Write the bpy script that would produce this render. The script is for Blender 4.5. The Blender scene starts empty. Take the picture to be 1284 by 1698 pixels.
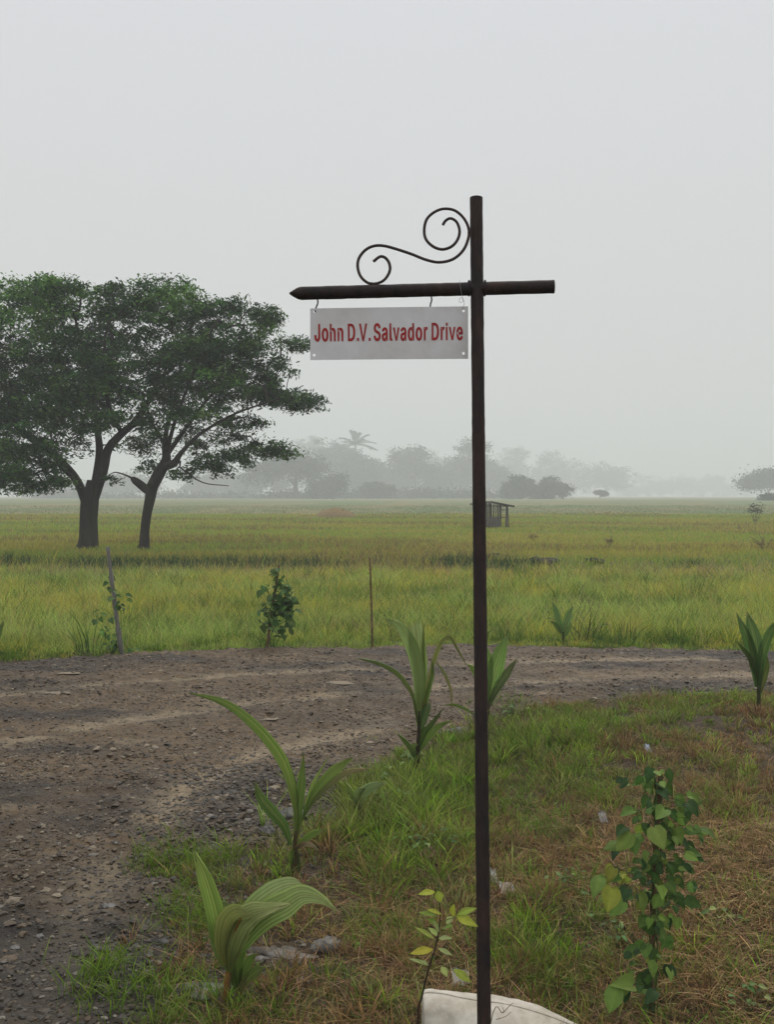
import bpy, math, random
import numpy as np
from mathutils import Vector, Matrix

S = bpy.context.scene
COL = S.collection
rng = np.random.default_rng(11)
random.seed(11)

# ------------------------------------------------------------------ camera
H = 2.0            # eye height over the road
F = 1750.0         # focal length in photo pixels (photo is 1284 x 1698)
HORIZON = 822.0
cam_d = bpy.data.cameras.new("camera"); cam = bpy.data.objects.new("camera", cam_d); COL.objects.link(cam)
cam.location = (0, 0, H)
PITCH = math.atan((849 - HORIZON) / F)
cam.rotation_euler = (math.radians(90) - PITCH, 0, 0)
cam_d.sensor_fit = 'VERTICAL'; cam_d.sensor_height = 36; cam_d.sensor_width = 36
cam_d.lens = 36 * F / 1698
cam_d.clip_start = 0.05; cam_d.clip_end = 6000
S.camera = cam

# ------------------------------------------------------------------ world: hazy overcast
SUN_EL, SUN_ROT = 52, 200
W = bpy.data.worlds.new("World"); S.world = W; W.use_nodes = True
nt = W.node_tree; nt.nodes.clear()
out = nt.nodes.new("ShaderNodeOutputWorld"); bg = nt.nodes.new("ShaderNodeBackground")
sky = nt.nodes.new("ShaderNodeTexSky"); sky.sky_type = 'NISHITA'; sky.sun_disc = False
sky.sun_elevation = math.radians(SUN_EL); sky.sun_rotation = math.radians(SUN_ROT)
sky.dust_density = 6; sky.air_density = 1.0
hs = nt.nodes.new("ShaderNodeHueSaturation"); hs.inputs["Saturation"].default_value = 0.25
geo = nt.nodes.new("ShaderNodeTexCoord"); sep = nt.nodes.new("ShaderNodeSeparateXYZ")
ramp = nt.nodes.new("ShaderNodeValToRGB")      # cloud deck: brighter towards the zenith
ramp.color_ramp.elements[0].position = 0.0; ramp.color_ramp.elements[0].color = (0.47, 0.48, 0.48, 1)
ramp.color_ramp.elements[1].position = 1.0; ramp.color_ramp.elements[1].color = (0.90, 0.91, 0.93, 1)
e = ramp.color_ramp.elements.new(0.16); e.color = (0.470, 0.475, 0.473, 1)
e = ramp.color_ramp.elements.new(0.45); e.color = (0.50, 0.51, 0.53, 1)
mul = nt.nodes.new("ShaderNodeVectorMath"); mul.operation = 'SCALE'; mul.inputs[3].default_value = 15.4
mix = nt.nodes.new("ShaderNodeMixRGB"); mix.inputs[0].default_value = 0.92
L = nt.links.new
L(geo.outputs["Generated"], sep.inputs[0]); L(sep.outputs[2], ramp.inputs[0])
L(sky.outputs[0], hs.inputs["Color"]); L(ramp.outputs[0], mul.inputs[0])
L(hs.outputs[0], mix.inputs[1]); L(mul.outputs[0], mix.inputs[2]); L(mix.outputs[0], bg.inputs[0])
bg.inputs[1].default_value = 0.1; L(bg.outputs[0], out.inputs[0])
sd = bpy.data.lights.new("sun", 'SUN'); so = bpy.data.objects.new("sun", sd); COL.objects.link(so)
sd.energy = 1.5; sd.angle = math.radians(25); sd.color = (1.0, 0.95, 0.87)
so.rotation_euler = (math.radians(90 - SUN_EL), 0, math.radians(180 - SUN_ROT) + math.pi)
so.location = (0, -20, 60)
S.view_settings.view_transform = 'Standard'; S.view_settings.look = 'None'
S.view_settings.exposure = 0.0; S.view_settings.gamma = 1
S.cycles.use_denoising = True
S.cycles.volume_bounces = 2; S.cycles.max_bounces = 6; S.cycles.diffuse_bounces = 3
S.cycles.glossy_bounces = 2; S.cycles.transmission_bounces = 3; S.cycles.transparent_max_bounces = 8

# ------------------------------------------------------------------ noise, terrain
_T = np.random.default_rng(5).random((256, 256))
def vnoise(x, y):
    x = np.asarray(x, float); y = np.asarray(y, float)
    xi = np.floor(x).astype(int); yi = np.floor(y).astype(int)
    fx = x - xi; fy = y - yi; fx = fx*fx*(3-2*fx); fy = fy*fy*(3-2*fy)
    a = _T[xi % 256, yi % 256]; b = _T[(xi+1) % 256, yi % 256]; c = _T[xi % 256, (yi+1) % 256]; d = _T[(xi+1) % 256, (yi+1) % 256]
    return (a*(1-fx)+b*fx)*(1-fy) + (c*(1-fx)+d*fx)*fy
def fbm(x, y, o=4, g=0.5):
    s = 0; a = 1; t = 0
    x = np.asarray(x, float); y = np.asarray(y, float)
    for i in range(o):
        s = s + a*vnoise(x*2**i + 17.3*i, y*2**i + 9.1*i); t += a; a *= g
    return s/t
def sst(a, b, x):
    t = np.clip((np.asarray(x, float)-a)/(b-a), 0, 1); return t*t*(3-2*t)

# road outline on the ground (metres, camera at 0,0 looking +y)
def gx(px, py, z=0.0):
    D = (H-z)*F/(py-HORIZON); return ((px-642)/F*D, D)
NEAR_EDGE = [(14, 11.6), (7, 10.9)] + [gx(*p) for p in [(1284,1160),(1100,1166),(900,1176),(820,1192),(700,1228),(640,1252),(575,1300),(535,1372),(455,1412),(330,1430),(250,1438),(290,1490),(262,1560),(235,1640),(225,1720)]] + [(-0.95, 2.6), (-0.9, 0.5), (-0.9, -4)]
FAR_EDGE = [(-9, -4), (-10, 6), (-9.5, 9.3)] + [gx(*p) for p in [(-250,1133),(0,1108),(130,1092),(250,1086),(420,1080),(640,1077),(850,1075),(1060,1078),(1284,1084)]] + [(7, 13.7), (14, 15.2)]
POLY = np.array(NEAR_EDGE + FAR_EDGE)
def road_d(x, y):
    x = np.asarray(x, float); y = np.asarray(y, float)
    best = np.full(x.shape, 1e9); ins = np.zeros(x.shape, bool)
    n = len(POLY)
    for i in range(n):
        ax, ay = POLY[i]; bx, by = POLY[(i+1) % n]
        dx, dy = bx-ax, by-ay
        t = np.clip(((x-ax)*dx+(y-ay)*dy)/(dx*dx+dy*dy), 0, 1)
        best = np.minimum(best, np.hypot(x-ax-t*dx, y-ay-t*dy))
        c = ((ay > y) != (by > y)) & (x < dx*(y-ay)/(dy if abs(dy) > 1e-9 else 1e-9)+ax)
        ins ^= c
    d = np.where(ins, best, -best)
    return d + (fbm(x*3.1, y*3.1, 3)-0.5)*0.32 + (fbm(x*14, y*14, 2)-0.5)*0.10

def ground_z(x, y, fine=True):
    x = np.asarray(x, float); y = np.asarray(y, float)
    z = (fbm(x*0.35+3, y*0.35, 3)-0.5)*0.10*(1-sst(30, 60, y)*0.3)
    z = z - 0.10*sst(14.2, 15.5, y) + 0.22*sst(29, 33, y) - 0.35*np.exp(-((y-28.6)/1.1)**2)
    z = z + 0.75*sst(40, 220, y)
    z = z + 0.16*sst(0.6, 2.2, x)*sst(11, 8, y)*sst(2.5, 4.5, y)         # the verge is a low mound
    if fine:
        near = sst(16, 12, y)
        z = z + near*((fbm(x*2.2, y*2.2, 3)-0.5)*0.06 + (fbm(x*11, y*11, 3)-0.5)*0.028)
    return z
def GP(px, py):
    """point of the ground seen at a photo pixel"""
    dx = (px-642)/F; dz = -(py-HORIZON)/F
    D = 1.2
    step = 0.02
    while D < 2500:
        if H + dz*D <= float(ground_z(dx*D, D)): break
        D += max(step, D*0.002)
    return np.array([dx*D, D, float(ground_z(dx*D, D))])
def P(px, py, D):
    """point at photo pixel and distance D"""
    return np.array([(px-642)/F*D, D, H-(py-HORIZON)/F*D])

# ------------------------------------------------------------------ materials
def mat(name, col=None, attr=None, rough=0.8, var=0.0, vscale=8.0, col2=None, bump=0.0, bscale=60.0, spec=0.3, transl=0.0, metal=0.0, hue=None, stretch=(1,1,1), detail=5.0):
    m = bpy.data.materials.new(name); m.use_nodes = True; t = m.node_tree; t.nodes.clear(); K = t.links.new
    o = t.nodes.new("ShaderNodeOutputMaterial"); b = t.nodes.new("ShaderNodeBsdfPrincipled")
    b.inputs["Roughness"].default_value = rough; b.inputs["Specular IOR Level"].default_value = spec; b.inputs["Metallic"].default_value = metal
    tc = t.nodes.new("ShaderNodeTexCoord"); mp = t.nodes.new("ShaderNodeMapping"); mp.inputs["Scale"].default_value = stretch
    K(tc.outputs["Object"], mp.inputs[0])
    if attr:
        a = t.nodes.new("ShaderNodeAttribute"); a.attribute_name = attr; csrc = a.outputs["Color"]
    else:
        r = t.nodes.new("ShaderNodeRGB"); r.outputs[0].default_value = (*col, 1); csrc = r.outputs[0]
    if col2 is not None:
        n = t.nodes.new("ShaderNodeTexNoise"); n.inputs["Scale"].default_value = vscale; n.inputs["Detail"].default_value = detail; n.inputs["Roughness"].default_value = 0.65
        K(mp.outputs[0], n.inputs["Vector"])
        rp = t.nodes.new("ShaderNodeValToRGB"); rp.color_ramp.elements[0].position = 0.38; rp.color_ramp.elements[1].position = 0.64
        K(n.outputs["Fac"], rp.inputs[0])
        mx = t.nodes.new("ShaderNodeMixRGB"); K(rp.outputs[0], mx.inputs[0]); K(csrc, mx.inputs[1]); mx.inputs[2].default_value = (*col2, 1); csrc = mx.outputs[0]
    if var > 0:
        n = t.nodes.new("ShaderNodeTexNoise"); n.inputs["Scale"].default_value = vscale*3.1; n.inputs["Detail"].default_value = 6; n.inputs["Roughness"].default_value = 0.7
        K(mp.outputs[0], n.inputs["Vector"])
        mr = t.nodes.new("ShaderNodeMapRange"); mr.inputs[1].default_value = 0.3; mr.inputs[2].default_value = 0.7; mr.inputs[3].default_value = 1-var; mr.inputs[4].default_value = 1+var
        K(n.outputs["Fac"], mr.inputs[0])
        sc = t.nodes.new("ShaderNodeVectorMath"); sc.operation = 'SCALE'; K(csrc, sc.inputs[0]); K(mr.outputs[0], sc.inputs[3]); csrc = sc.outputs[0]
    K(csrc, b.inputs["Base Color"])
    if bump > 0:
        n = t.nodes.new("ShaderNodeTexNoise"); n.inputs["Scale"].default_value = bscale; n.inputs["Detail"].default_value = 6
        K(mp.outputs[0], n.inputs["Vector"])
        bp = t.nodes.new("ShaderNodeBump"); bp.inputs["Strength"].default_value = 1.0; bp.inputs["Distance"].default_value = bump
        K(n.outputs["Fac"], bp.inputs["Height"]); K(bp.outputs[0], b.inputs["Normal"])
    if transl > 0:
        tr = t.nodes.new("ShaderNodeBsdfTranslucent"); K(csrc, tr.inputs[0])
        ms = t.nodes.new("ShaderNodeMixShader"); ms.inputs[0].default_value = transl
        K(b.outputs[0], ms.inputs[1]); K(tr.outputs[0], ms.inputs[2]); K(ms.outputs[0], o.inputs[0])
    else:
        K(b.outputs[0], o.inputs[0])
    return m

# ------------------------------------------------------------------ mesh building
class MB:
    def __init__(s): s.v = []; s.q = []; s.t = []; s.c = []; s.n = 0
    def add(s, v, quads=None, tris=None, col=(1, 1, 1)):
        v = np.asarray(v, float).reshape(-1, 3)
        c = np.asarray(col, float)
        if c.ndim == 1: c = np.tile(c, (len(v), 1))
        s.v.append(v); s.c.append(c)
        if quads is not None and len(quads): s.q.append(np.asarray(quads, int).reshape(-1, 4)+s.n)
        if tris is not None and len(tris): s.t.append(np.asarray(tris, int).reshape(-1, 3)+s.n)
        s.n += len(v)
    def build(s, name, m, parent=None, smooth=True, origin=None):
        me = bpy.data.meshes.new(name)
        v = np.concatenate(s.v); c = np.concatenate(s.c)
        if origin is not None: v = v-np.asarray(origin, float)
        q = np.concatenate(s.q) if s.q else np.zeros((0, 4), int); t = np.concatenate(s.t) if s.t else np.zeros((0, 3), int)
        me.vertices.add(len(v)); me.vertices.foreach_set("co", v.astype(np.float32).ravel())
        nl = q.size+t.size; me.loops.add(nl); me.loops.foreach_set("vertex_index", np.concatenate([q.ravel(), t.ravel()]).astype(np.int32))
        me.polygons.add(len(q)+len(t))
        ls = np.concatenate([np.arange(len(q))*4, q.size+np.arange(len(t))*3]).astype(np.int32)
        me.polygons.foreach_set("loop_start", ls)
        me.polygons.foreach_set("use_smooth", np.full(len(q)+len(t), smooth))
        ca = me.color_attributes.new("col", 'FLOAT_COLOR', 'POINT')
        ca.data.foreach_set("color", np.concatenate([c, np.ones((len(c), 1))], 1).astype(np.float32).ravel())
        me.update(calc_edges=True); me.validate()
        me.materials.append(m)
        o = bpy.data.objects.new(name, me); COL.objects.link(o)
        if origin is not None: o.location = tuple(float(a) for a in origin)
        if parent is not None:
            o.parent = parent
            o.location = tuple((Vector(o.location)-parent.location))
        return o
def tag(o, label=None, cat=None, group=None, kind=None):
    if label: o["label"] = label
    if cat: o["category"] = cat
    if group: o["group"] = group
    if kind: o["kind"] = kind
    return o
def thing(name, label, cat, loc, group=None):
    o = bpy.data.objects.new(name, None); COL.objects.link(o); o.location = tuple(float(a) for a in loc); o.empty_display_size = 0.1
    return tag(o, label, cat, group)
def catmull(pts, n=6):
    p = [np.asarray(a, float) for a in pts]; p = [2*p[0]-p[1]]+p+[2*p[-1]-p[-2]]; o = []
    for i in range(1, len(p)-2):
        for k in range(n):
            t = k/n
            o.append(0.5*((2*p[i])+(-p[i-1]+p[i+1])*t+(2*p[i-1]-5*p[i]+4*p[i+1]-p[i+2])*t*t+(-p[i-1]+3*p[i]-3*p[i+1]+p[i+2])*t**3))
    o.append(p[-2]); return np.array(o)
def nrm(v):
    v = np.asarray(v, float); return v/(np.linalg.norm(v, axis=-1, keepdims=True)+1e-12)
def tube(mb, pts, rad, sides=8, col=(1, 1, 1), cap=True):
    pts = np.asarray(pts, float); n = len(pts); rad = np.broadcast_to(np.asarray(rad, float), (n,))
    tan = nrm(np.gradient(pts, axis=0)); up = np.array([0.13, 0.07, 1.0]) if abs(tan[0][2]) < 0.9 else np.array([1.0, 0.1, 0])
    u = nrm(np.cross(tan[0], up)); us = []
    for i in range(n):
        u = nrm(u-tan[i]*np.dot(u, tan[i])); us.append(u)
    us = np.array(us); ws = np.cross(tan, us)
    a = np.arange(sides)/sides*2*np.pi
    v = pts[:, None]+rad[:, None, None]*(us[:, None]*np.cos(a)[None, :, None]+ws[:, None]*np.sin(a)[None, :, None])
    i = np.arange(n-1)[:, None]*sides; j = np.arange(sides)[None]; j2 = (j+1) % sides
    q = np.stack([i+j, i+j2, i+sides+j2, i+sides+j], -1).reshape(-1, 4)
    vv = v.reshape(-1, 3); tris = []
    if cap:
        vv = np.concatenate([vv, pts[:1], pts[-1:]]); b = n*sides
        for k in range(sides):
            tris.append((b, (k+1) % sides, k)); tris.append((b+1, (n-1)*sides+k, (n-1)*sides+(k+1) % sides))
    c = np.asarray(col, float)
    if c.ndim == 2: c = np.concatenate([np.repeat(c, sides, 0)]+([c[:1], c[-1:]] if cap else []))
    mb.add(vv, q, tris, c)
def box(mb, lo, hi, col=(1, 1, 1)):
    (a, b, c), (d, e_, f) = lo, hi
    v = [(a,b,c),(d,b,c),(d,e_,c),(a,e_,c),(a,b,f),(d,b,f),(d,e_,f),(a,e_,f)]
    mb.add(v, [(0,3,2,1),(4,5,6,7),(0,1,5,4),(1,2,6,5),(2,3,7,6),(3,0,4,7)], None, col)

def blades(mb, base, h, w, az, lean, col0, col1, seg=2, face=None):
    """many grass blades at once; az = bending direction, lean = horizontal reach / height"""
    N = len(base); face = rng.uniform(0, np.pi, N) if face is None else face
    side = np.stack([np.cos(face), np.sin(face), np.zeros(N)], 1); dirv = np.stack([np.cos(az), np.sin(az), np.zeros(N)], 1)
    vs, cs = [], []
    for k in range(seg):
        t = k/seg; wk = w*(1-0.45*t*t) if k else w*0.8
        c = base+dirv*(lean*h*t**1.8)[:, None]; c[:, 2] += h*(t-0.25*np.minimum(lean, 1.6)*t*t)
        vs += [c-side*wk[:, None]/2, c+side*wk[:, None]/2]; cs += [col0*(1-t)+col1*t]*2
    c = base+dirv*(lean*h)[:, None]; c[:, 2] += h*(1-0.25*np.minimum(lean, 1.6)); vs.append(c); cs.append(col1)
    m = 2*seg+1
    V = np.stack(vs, 1).reshape(-1, 3); C = np.stack(cs, 1).reshape(-1, 3); b = (np.arange(N)*m)[:, None]
    q = [b+np.array([[2*k, 2*k+1, 2*k+3, 2*k+2]]) for k in range(seg-1)]
    q = np.concatenate(q) if q else None
    t = b+np.array([[2*seg-2, 2*seg-1, 2*seg]])
    mb.add(V, q, t, C)

def ribbon(mb, pts, width, col, col_tip=None, roll=0.0, pleat=0, depth=0.0, fold=0.0, n=5, cols=9, edge=None):
    """a long leaf: centre line pts, widths at the pts, rolled about its axis, pleated lengthwise, folded into a V"""
    c = catmull(pts, n); m = len(c)
    w = np.interp(np.linspace(0, len(pts)-1, m), np.arange(len(pts)), width)
    roll = np.interp(np.linspace(0, 1, m), np.linspace(0, 1, np.size(roll)) if np.size(roll) > 1 else [0, 1], roll if np.size(roll) > 1 else [roll, roll])
    tan = nrm(np.gradient(c, axis=0)); view = nrm(c-np.array([0, 0, H]))
    side = nrm(np.cross(tan, view)); nor = nrm(np.cross(side, tan))
    s2 = side*np.cos(roll)[:, None]+nor*np.sin(roll)[:, None]; n2 = nor*np.cos(roll)[:, None]-side*np.sin(roll)[:, None]
    u = np.linspace(-1, 1, cols)
    zig = ((np.arange(cols) % 2)-0.5)*depth
    off = zig[None]*np.minimum(1, w/np.max(w)*2)[:, None]+fold*w[:, None]*np.abs(u)[None]
    V = c[:, None]+s2[:, None]*(w[:, None]*u[None]/2)[..., None]+n2[:, None]*off[..., None]
    ct = np.asarray(col if col_tip is None else col_tip, float); tt = np.linspace(0, 1, m)[:, None, None]
    C = np.asarray(col, float)[None, None]*(1-tt)+ct[None, None]*tt
    C = np.broadcast_to(C, V.shape).copy()
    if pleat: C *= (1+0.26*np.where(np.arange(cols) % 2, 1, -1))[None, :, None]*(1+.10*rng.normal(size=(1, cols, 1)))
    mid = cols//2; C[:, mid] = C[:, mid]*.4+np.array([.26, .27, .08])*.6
    fade = (np.linspace(0, 1, m)**6)[:, None, None]*.5*rng.random((1, cols, 1)); C = C*(1-fade)+np.array([.30, .24, .12])*fade
    if cols > 8:
        jit = (rng.random(cols)-.5)*.9*np.mean(w); V = V+tan[:, None]*(np.linspace(0, 1, m)**5)[:, None, None]*jit[None, :, None]
    if edge is not None:
        k = (rng.random((m, 1, 1)) < 0.5)*np.array([0.7]+[0]*(cols-2)+[0.7])[None, :, None]; C = C*(1-k)+np.asarray(edge)[None, None]*k
    i = np.arange(m-1)[:, None]*cols; j = np.arange(cols-1)[None]
    q = np.stack([i+j, i+j+1, i+cols+j+1, i+cols+j], -1).reshape(-1, 4)
    mb.add(V.reshape(-1, 3), q, None, C.reshape(-1, 3))

def leaf(mb, base, d, up, Ln, Wd, col, fold=0.18, droop=0.25, heart=True):
    d = nrm(d); s = nrm(np.cross(d, up)); n = nrm(np.cross(s, d))
    us = np.array([0, 0.08, 0.25, 0.45, 0.65, 0.85, 1.0]); prof = np.array([0.25, 0.75, 1.0, 0.95, 0.68, 0.30, 0.02]) if heart else np.array([0.05, 0.35, 0.8, 1.0, 0.8, 0.4, 0.02])
    cs = np.array([-1, -0.5, 0, 0.5, 1])
    V = []
    for u, w in zip(us, prof):
        for c in cs:
            uu = u - (0.10*abs(c) if heart and u < 0.1 else 0)
            V.append(np.asarray(base)+d*Ln*uu+s*Wd/2*w*c+n*(fold*Wd*abs(c)*w-droop*Ln*uu*uu+0.02*Ln*math.sin(uu*9+c*3)))
    V = np.array(V); C = np.tile(np.asarray(col, float), (35, 1)); C[2::5] *= 1.2; C *= (0.92+0.16*rng.random((35, 1)))
    q = [(i*5+j, i*5+j+1, i*5+j+6, i*5+j+5) for i in range(6) for j in range(4)]
    mb.add(V, q, None, C)

def hsvj(base, N, amp=0.2):
    """N jittered copies of a colour"""
    base = np.asarray(base, float); k = 1+amp*rng.normal(size=(N, 1)); h = 1+0.35*amp*rng.normal(size=(N, 3))
    return np.clip(base[None]*k*h, 0.004, 0.9)

# ------------------------------------------------------------------ haze (air)
hm = bpy.data.materials.new("haze_air"); hm.use_nodes = True; t_ = hm.node_tree; t_.nodes.clear()
ho = t_.nodes.new("ShaderNodeOutputMaterial"); hv = t_.nodes.new("ShaderNodeVolumePrincipled")
hv.inputs["Color"].default_value = (0.93, 0.96, 0.985, 1); hv.inputs["Density"].default_value = 0.0018; hv.inputs["Anisotropy"].default_value = 0.0
t_.links.new(hv.outputs[0], ho.inputs["Volume"])
hb = MB(); box(hb, (-3500, -600, -2), (3500, 3500, 62)); haze = hb.build("haze", hm, smooth=False); tag(haze, kind='stuff')
haze["label"] = "pale morning haze lying over the whole field"

# ------------------------------------------------------------------ ground and road
M_soil = mat("verge_soil", attr="col", rough=0.9, var=0.45, vscale=9, bump=0.012, bscale=45, spec=0.25)
M_road = mat("dirt_road", attr="col", rough=0.72, var=0.42, vscale=7, bump=0.016, bscale=38, spec=0.35)

def axis_grid(fine_lo, fine_hi, step, lo, hi, growth=1.12):
    a = list(np.arange(fine_lo, fine_hi+1e-6, step)); s = step; v = a[-1]
    while v < hi: s *= growth; v += s; a.append(min(v, hi))
    s = step; v = a[0]; pre = []
    while v > lo: s *= growth; v -= s; pre.append(max(v, lo))
    return np.array(pre[::-1]+a)
def patch_col(x, y):
    n = fbm(x*0.22+4, y*0.5, 4)[..., None]; n2 = fbm(x*1.3, y*1.3+8, 4)[..., None]
    near = np.array([0.040, 0.027, 0.016])*(0.75+0.6*n2)
    far = np.array([0.10, 0.14, 0.045])*(1-sst(.42, .6, n))+np.array([0.18, 0.16, 0.065])*sst(.42, .6, n)
    w = sst(13.2, 15.5, y)[..., None]; mid = np.array([0.07, 0.08, 0.03])
    w2 = sst(24, 45, y)[..., None]
    band = np.exp(-((y-28.6)/1.0)**2)[..., None]
    c = near*(1-w)+w*(mid*(1-w2)+far*w2)
    return c*(1-0.6*band)+np.array([0.05, 0.045, 0.03])*0.6*band
def sheet(name, xs, ys, zf, cf, mat_, keep=None):
    X, Y = np.meshgrid(xs, ys); V = np.stack([X, Y, zf(X, Y)], -1).reshape(-1, 3); C = cf(X, Y).reshape(-1, 3)
    nx, ny = len(xs), len(ys); i = np.arange(ny-1)[:, None]*nx; j = np.arange(nx-1)[None]
    q = np.stack([i+j, i+j+1, i+nx+j+1, i+nx+j], -1).reshape(-1, 4)
    if keep is not None:
        k = keep(X, Y).reshape(-1); q = q[k[q].any(1)]
        used = np.unique(q); mp_ = np.zeros(len(V), int); mp_[used] = np.arange(len(used)); V, C, q = V[used], C[used], mp_[q]
    mb = MB(); mb.add(V, q, None, C); return mb.build(name, mat_)
g = sheet("ground", axis_grid(-5, 5.5, 0.035, -3490, 3490, 1.16), axis_grid(2.2, 14.2, 0.035, -590, 3490, 1.10), ground_z, patch_col, M_soil)
tag(g, kind='structure')
RUTS = [[gx(*p) for p in pp] for pp in [
    [(1600,1136),(1284,1131),(1050,1135),(850,1140),(640,1150),(420,1172),(200,1205),(0,1242),(-300,1320)],
    [(1284,1104),(1000,1104),(700,1110),(400,1125),(150,1146),(0,1162),(-300,1210)],
    [(640,1205),(450,1250),(300,1330),(200,1440),(90,1600),(20,1800)]]]
def rut_w(x, y):
    best = np.full(np.shape(x), 9.0)
    for R in RUTS:
        for (ax, ay), (bx, by) in zip(R[:-1], R[1:]):
            dx, dy = bx-ax, by-ay; t = np.clip(((x-ax)*dx+(y-ay)*dy)/(dx*dx+dy*dy), 0, 1)
            best = np.minimum(best, np.hypot(x-ax-t*dx, y-ay-t*dy))
    return np.exp(-(best/0.17)**2)
def road_z(x, y):
    d = road_d(x, y)
    r = rut_w(x, y)
    return ground_z(x, y)+np.clip(0.05*np.clip(d, -0.3, 0.25)/0.25, -0.06, 0.05)+0.012-0.022*r+(fbm(x*7, y*9, 4)-0.5)*0.06*(1-0.6*r)+(fbm(x*19, y*19, 2)-0.5)*0.028*(1-0.5*r)
def road_col(x, y):
    n = fbm(x*0.8, y*1.6, 4)[..., None]; n2 = fbm(x*2.5+5, y*9, 4)[..., None]
    wet = np.array([0.028, 0.0185, 0.0095]); mid = np.array([0.080, 0.051, 0.0235]); pale = np.array([0.195, 0.148, 0.088])
    k = sst(0.3, 0.65, n); c = wet*(1-k)+mid*k
    r = (rut_w(x, y)*sst(0.25, 0.5, fbm(x*1.1+9, y*3, 3)))[..., None]
    c = c*(1-0.8*r)+pale*0.8*r
    s = sst(0.62, 0.72, n2)*0.30; c = c*(1-s)+pale*s*0.9
    n3 = fbm(x*16, y*24, 3)[..., None]; c = c*(0.62+0.76*n3)
    nearwet = (sst(6.6, 4.2, y)*sst(-.6, -1.2, x-.12*y+.55))[..., None]; c = c*(1-0.66*nearwet)
    fr = sst(.62, .7, fbm(x*.5+13, y*1.3+5, 3))[..., None]; c = c*(1-.4*fr)
    return c
rd = sheet("dirt_road", axis_grid(-6.0, 6, 0.026, -12, 14, 1.06), axis_grid(2.6, 14.6, 0.026, -4, 16, 1.06), road_z, road_col, M_road, keep=lambda x, y: road_d(x, y) > -0.12)
tag(rd, kind='structure')

# gravel and pebbles: nobody could count them
M_stone = mat("stone", attr="col", rough=0.65, var=0.35, vscale=30, bump=0.002, bscale=200, spec=0.4)
def ico():
    p = (1+5**0.5)/2
    v = nrm(np.array([(-1,p,0),(1,p,0),(-1,-p,0),(1,-p,0),(0,-1,p),(0,1,p),(0,-1,-p),(0,1,-p),(p,0,-1),(p,0,1),(-p,0,-1),(-p,0,1)], float))
    f = [(0,11,5),(0,5,1),(0,1,7),(0,7,10),(0,10,11),(1,5,9),(5,11,4),(11,10,2),(10,7,6),(7,1,8),(3,9,4),(3,4,2),(3,2,6),(3,6,8),(3,8,9),(4,9,5),(2,4,11),(6,2,10),(8,6,7),(9,8,1)]
    return v, np.array(f)
IV, IF = ico()
def stones(mb, pos, size, cols_):
    N = len(pos); V = IV[None]*(1+0.28*rng.normal(size=(N, 12, 1)).clip(-1.5, 1.5))
    sc = np.stack([size*rng.uniform(0.7, 1.5, N), size*rng.uniform(0.7, 1.3, N), size*rng.uniform(0.3, 0.6, N)], 1)
    V = V*sc[:, None]; a = rng.uniform(0, 6.28, N); ca, sa = np.cos(a)[:, None], np.sin(a)[:, None]
    X = V[..., 0]*ca-V[..., 1]*sa; Y = V[..., 0]*sa+V[..., 1]*ca
    V = np.stack([X, Y, V[..., 2]], -1)+pos[:, None]
    T = (IF[None]+(np.arange(N)*12)[:, None, None]).reshape(-1, 3)
    mb.add(V.reshape(-1, 3), None, T, np.repeat(cols_, 12, 0))
def wedge(N, y0, y1, margin=0.8, power=1.0):
    """random ground points inside (and a step around) the view, y in y0..y1"""
    y = y0+(y1-y0)*rng.random(N)**power; x = (rng.random(N)*2-1)*(y*0.368+margin); return x, y
def gcolor(N):
    k = rng.random((N, 1)); c = np.where(k < 0.45, np.array([[0.072, 0.055, 0.036]]), np.where(k < 0.92, np.array([[0.044, 0.036, 0.027]]), np.array([[0.17, 0.15, 0.12]])))
    return c*(0.55+0.4*rng.random((N, 1)))
mb = MB()
x, y = wedge(60000, 2.9, 13.6, 0.8, 1.3); d = road_d(x, y); keep = (d > 0.0) & (rng.random(len(x)) < 0.35+0.65*sst(0.45, 0.62, fbm(x*1.5, y*2.2, 3))); x, y = x[keep], y[keep]
stones(mb, np.stack([x, y, road_z(x, y)+0.001], 1), np.exp(rng.normal(-5.25, 0.45, len(x))), gcolor(len(x)))
x, y = wedge(90000, 2.9, 14.2, 0.8, 1.1); d = road_d(x, y); r_ = rut_w(x, y); keep = (d > -0.1) & (rng.random(len(x)) < (0.25+0.75*sst(0.4, 0.6, fbm(x*0.9+4, y*1.5, 3)))*(1-0.8*r_)); x, y = x[keep], y[keep]
cl_ = np.where(rng.random((len(x), 1)) < .82, np.array([[0.060, 0.041, 0.022]]), np.array([[0.15, 0.12, 0.08]]))*(0.55+0.9*rng.random((len(x), 1)))
stones(mb, np.stack([x, y, road_z(x, y)], 1), np.exp(rng.normal(-4.75, 0.48, len(x))), cl_)
# the gravelly shoulder at the lower left
N = 7000; x = rng.normal(-0.85, 0.42, N); y = rng.uniform(3.0, 7.6, N); k = road_d(x, y) > -0.6; x, y = x[k], y[k]
z = np.maximum(road_z(x, y), ground_z(x, y)); stones(mb, np.stack([x, y, z+0.002], 1), np.exp(rng.normal(-4.75, 0.42, len(x))), gcolor(len(x)))
o = mb.build("gravel", M_stone, smooth=False); tag(o, "grey gravel strewn over the dirt road", None, None, 'stuff')

# ------------------------------------------------------------------ grass
M_grass = mat("grass_blade", attr="col", rough=0.6, spec=0.2, transl=0.42)
M_dry = mat("dry_straw", attr="col", rough=0.8, spec=0.15, transl=0.12)
GREEN = np.array([0.115, 0.21, 0.022]); LIME = np.array([0.25, 0.38, 0.04]); YEL = np.array([0.46, 0.36, 0.06]); STRAW = np.array([0.34, 0.26, 0.12]); BROWN = np.array([0.16, 0.095, 0.05]); DARKG = np.array([0.05, 0.095, 0.028])

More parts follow.
